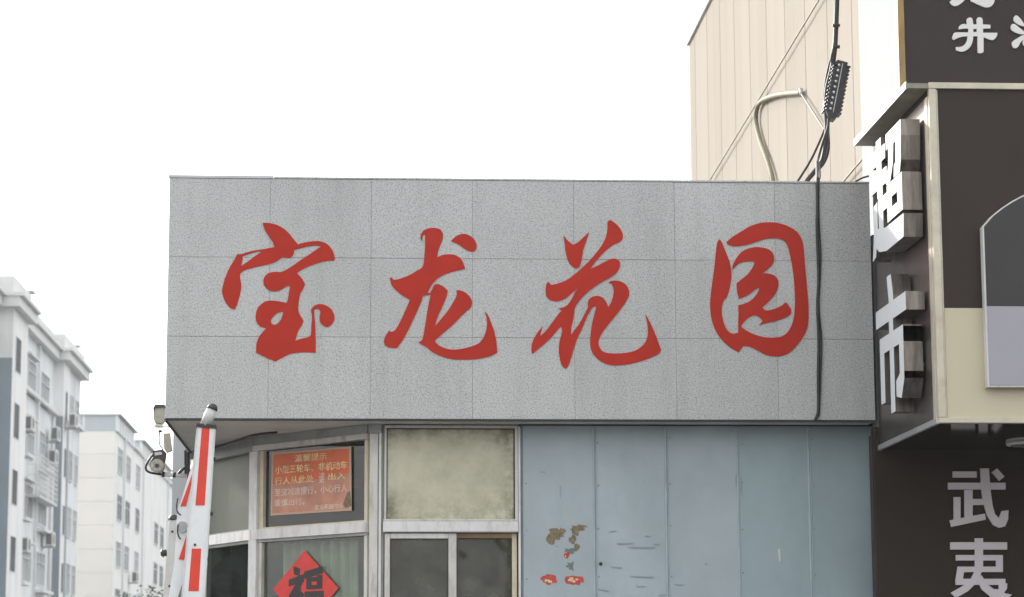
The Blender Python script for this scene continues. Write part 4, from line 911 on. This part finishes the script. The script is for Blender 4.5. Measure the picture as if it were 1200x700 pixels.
# sill line under the top storey
for (x, y0, y1) in ((XB, 112.0, 118.0), (XB, 118.3, 124.4), (XA-.1, 127.1, YE)):
    MB().box(x-.01, x+.28, y0, y1, 15.1, 15.28).build('string_course', M['cornice'], ap)
FL = 2.93
for k in range(6):
    zt_ = 16.8-FL*k
    frame_window(ap, XA, 107.4, 109.0, zt_-1.55, zt_, 0, 0, True, .03, fr_=.02)
    frame_window(ap, XA, 125.2, 126.1, zt_-1.55-.3, zt_-.3, 0, 0, True, .03)
    frame_window(ap, XB, 112.3, 113.6, zt_-1.7, zt_-.1, 1, 1, k % 2 == 0, .08)
    frame_window(ap, XB, 114.6, 117.2, zt_-1.7, zt_-.05, 2, 1, k in (2,4), .10)
    frame_window(ap, XB, 119.2, 122.2, zt_-1.7, zt_-.05, 2, 1, False, .10)
    frame_window(ap, XA-.10, 127.9, 129.2, zt_-1.8, zt_-.2, 1, 1, k % 2 == 1, .08)
    frame_window(ap, XA-.10, 130.3, 131.6, zt_-1.8, zt_-.2, 1, 1, k % 3 == 0, .08)
    frame_window(ap, XC, 104.6, 106.9, zt_-1.6, zt_, 1, 2, False, .10)
    frame_window(ap, XC, 100.0, 102.6, zt_-1.6, zt_, 1, 1, False, .10)
    if k: 
        MB().box(XB, XB+.55, 111.9, 113.9, zt_-1.95, zt_-1.80).build('window_ledge', M['cornice'], ap)
        MB().box(XB, XB+.5, 118.8, 122.6, zt_-2.05, zt_-1.90).build('window_ledge', M['cornice'], ap)
    MB().box(XB, XB+.25, 114.2, 117.5, zt_+.12, zt_+.22).build('window_hood', M['cornice'], ap)
MB().cyl((XB+.12, 123.9, 0), (XB+.12, 123.9, 15.0), .09, seg=8).build('downpipe', M['white_plastic'], ap)
MB().cyl((XB+.12, 118.2, 0), (XB+.12, 118.2, 19.0), .06, seg=8).build('downpipe', M['farframe'], ap)
# projecting grille cage on the second storey in view
gc = empty('window_cage', (XB, 120.5, 9.6)); gc.parent = ap; gc.matrix_parent_inverse = Matrix.Translation(-Vector(ap.location))
b2 = MB(); gx = XB+.62; gy0, gy1, gz0, gz1 = 115.6, 122.2, 10.4, 12.3
for k in range(9): z = gz0+(gz1-gz0)*k/8; b2.box(gx-.03, gx, gy0, gy1, z-.02, z+.02)
for k in range(12): y = gy0+(gy1-gy0)*k/11; b2.box(gx-.031, gx+.002, y-.025, y+.025, gz0, gz1)
for z in (gz0, gz1):
    b2.box(XB, gx, gy0, gy0+.05, z-.025, z+.025); b2.box(XB, gx, gy1-.05, gy1, z-.026, z+.026)
for k in range(5): z = gz0+(gz1-gz0)*k/4; b2.box(XB, gx-.03, gy0-.02, gy0+.02, z-.02, z+.02)
b2.box(XB, gx, gy0, gy1, gz0-.10, gz0-.03)
bar_cage = b2.mesh('window_cage')
bpy.data.objects.remove(gc)
link('window_cage', bar_cage, M['cornice'], ap)
# air conditioners
acn = None
def air_con(y, z, X, label):
    global acn
    root = empty('air_conditioner', (X, y, z), label, 'air conditioner', 'air conditioners on the apartment blocks')
    if acn is None:
        me1 = MB().box(.22, .60, 0, 1.0, 0, .70, .02).mesh('casing'); me1.materials.append(M['ac'])
        me2 = MB().box(.28, .54, -.012, .001, .08, .62).mesh('side_vent'); me2.materials.append(M['acdark'])
        me3 = MB().cyl((.60, .36, .35), (.615, .36, .35), .27, seg=18).mesh('fan_grille'); me3.materials.append(M['acdark'])
        me4 = MB().box(0, .62, .1, .15, -.06, -.002).box(0, .62, .85, .9, -.06, -.002).box(.01, .05, .149, .851, -.055, -.01).mesh('bracket'); me4.materials.append(M['grille'])
        acn = [('casing', me1), ('side_vent', me2), ('fan_grille', me3), ('bracket', me4)]
    for nm, me in acn:
        o_ = bpy.data.objects.new(nm, me); C.objects.link(o_); o_.parent = root
fln = {0: 'just below the top storey', 1: 'two storeys below the roof', 2: 'three storeys below the roof', 3: 'low on the facade', 4: 'near the bottom of the photo'}
for y, z, t in ((112.6, 13.15, 'beside the narrow window, just below the top storey'), (122.0, 13.6, 'near the downpipe, just below the top storey'), (121.4, 10.2+2.2, 'tucked over the grille cage near the downpipe'),
                (112.4, 7.55, 'on the ledge left of the cage, third storey down'), (121.0, 8.3, 'below the projecting grille cage'), (112.4, 4.6, 'on the lowest ledge by the narrow window'), (121.0, 5.0, 'lowest one near the downpipe'),
                (125.0, 14.6, 'at the head of the second slate band')):
    air_con(y, z, XB if y < 124 else XA, 'air conditioner on the near block, '+t)

# second block
XD = -15.65; D0, D1 = 150.0, 215.0; DR = at(133, 505, Y=D0).z
a2 = empty('apartment_block', (-20, 180, 0), 'cream ended apartment block with glazed roof rooms behind the near one', 'building')
MB().box(XD-14, XD, D0+.05, D1, 0, DR).build('wall', M['apt_w'], a2)
nb = int(DR/1.45)+1
for k in range(nb):
    z0 = DR-1.45*(k+1); MB().box(XD-13.98, XD-.02, D0, D0+.049, max(z0,0)+.03, DR-1.45*k-.03).build('end_panel', M['aptcream'], a2)
MB().box(XD-.019, XD+.001, D0-.01, D0+.3, 0, DR).build('corner_strip', M['cornice'], a2)
def roofroom(y0, y1, h):
    r2 = MB().box(XD-8, XD+.12, y0, y1, DR+.002, DR+h).build('roof_room', M['glasshouse'], a2)
    MB().box(XD-8.1, XD+.35, y0-.15, y1+.2, DR+h+.001, DR+h+.10).build('roof_slab', M['grille'], r2)
    for k in range(int((y1-y0)/1.6)+1): MB().box(XD+.121, XD+.17, y0+k*1.6, y0+k*1.6+.12, DR+.01, DR+h).build('glazing_bar', M['farframe'], r2)
    for k in range(5): MB().box(XD-8+k*2, XD-7.88+k*2, y0-.05, y0-.001, DR+.01, DR+h).build('glazing_bar', M['farframe'], r2)
roofroom(D0, 161, .95); roofroom(166, 176, .95); roofroom(182, 190, .9); roofroom(197, 206, .9)
for (y0, y1) in ((161.2,165.9),(176.2,181.8),(190.3,196.8),(206.3,214)):
    MB().box(XD-8, XD+.2, y0, y1, DR+.001, DR+.22).build('parapet', M['cornice'], a2)
for kk in range(6):
    zt_ = DR-.7-2.9*kk
    for (y0, y1, nv) in ((151.6,154.4,1),(156.4,159.6,1),(163.5,166.2,1),(178.0,181.0,1),(183.0,186.0,1),(193.5,197.0,1),(200,203.5,1)):
        if kk == 0 and y0 > 176: continue
        frame_window(a2, XD, y0, y1, zt_-1.75, zt_-.1, nv, 1, kk % 2 == 1 or y0 > 175, .06, fr_=.07)
for yy in (155.4, 168.5, 189, 205): MB().cyl((XD+.1, yy, 0), (XD+.1, yy, DR), .07, seg=8).build('downpipe', M['farframe'], a2)
for (y, z, t) in ((155.0, 2.3, 'on the lowest visible floor of the cream ended block'), (159.8, 8.1, 'half way up the cream ended block')):
    air_con(y, z, XD, 'small pale air conditioner '+t)

# ------------------------------------------------------------------ trees
def tree(x, y, h, cr, label, seed, n=900, mleaf='leaf', leafs=.10, trunk=.10):
    r2 = random.Random(seed); root = empty('tree', (x, y, 0), label, 'tree')
    b3 = MB(); top = Vector((x, y, h-cr*1.1)); b3.cyl((x,y,-.05), (x+.05*h*.2, y, h*.45), trunk, trunk*.7, 10); b3.cyl((x+.05*h*.2,y,h*.45), top, trunk*.7, trunk*.4, 8)
    ends = []
    for k in range(9):
        a = r2.uniform(0, 6.28); s_ = Vector((x+.05*h*.15, y, h*(.40+.05*k*.7))); e_ = Vector((x+math.cos(a)*cr*.75, y+math.sin(a)*cr*.75, h-cr*r2.uniform(.5,1.5)))
        b3.cyl(s_, s_.lerp(e_,.5)+Z_*.08*cr, trunk*.35, trunk*.22, 6); b3.cyl(s_.lerp(e_,.5)+Z_*.08*cr, e_, trunk*.22, trunk*.06, 6); ends.append(e_)
    b3.build('trunk', M['bark'], root)
    bm = bmesh.new(); cen = [e_+Vector((r2.gauss(0,.15), r2.gauss(0,.15), r2.gauss(0,.15)))*cr for e_ in ends for _ in range(3)]+[Vector((x,y,h-cr*.5))]
    for _ in range(n):
        c0 = r2.choice(cen); p = c0+Vector((r2.gauss(0,1), r2.gauss(0,1), r2.gauss(0,.8)))*cr*.20
        q2 = Euler((r2.uniform(0,6.3), r2.uniform(0,6.3), r2.uniform(0,6.3))).to_matrix(); L2 = leafs*r2.uniform(.6,1.3)
        vs = [bm.verts.new(p+q2 @ Vector(v)*L2) for v in ((0,-1,0),(.45,0,.1),(0,1,0),(-.45,0,.1))]; bm.faces.new(vs)
    me = bpy.data.meshes.new('crown'); bm.to_mesh(me); bm.free(); link('crown', me, M[mleaf], root)
tree(at(182,690,Y=62).x, 62, 4.2, 0.9, 'low dark leafed tree far off between the flats and the barrier', 5, 2200, 'leaf', .06, .05)

tree(-3.5, -13, 9.0, 2.6, 'street tree across the road, mirrored in the booth windows', 11, 2400, 'leaf', .13, .16)
tree(2.5, -15, 9.5, 2.8, 'taller street tree across the road, mirrored in the booth windows', 12, 2400, 'leaf', .13, .17)
tree(-8.6, 22.2, 4.9, 2.0, 'full leafed tree left of the gate, added out of view to darken the side panes', 21, 9000, 'leaf', .16, .12)  # unseen tree, added so the angled panes reflect something dark
tree(8.5, -14, 8.5, 2.5, 'rightmost street tree across the road from the booth', 13, 2000, 'leaf', .13, .16)
# ------------------------------------------------------------------ haze
if True:
    hz_ = MB().box(-260, 260, -40, 420, -1.5, 40).mesh('haze')
    hm = bpy.data.materials.new('haze'); hm.use_nodes = True; n_ = hm.node_tree; n_.nodes.clear()
    oo_ = n_.nodes.new('ShaderNodeOutputMaterial'); pv_ = n_.nodes.new('ShaderNodeVolumePrincipled')
    pv_.inputs['Color'].default_value = (0.93,0.95,0.97,1); pv_.inputs['Density'].default_value = 0.0005; pv_.inputs['Anisotropy'].default_value = 0.3
    n_.links.new(pv_.outputs[0], oo_.inputs['Volume'])
    tag(link('haze', hz_, hm), kind='stuff')
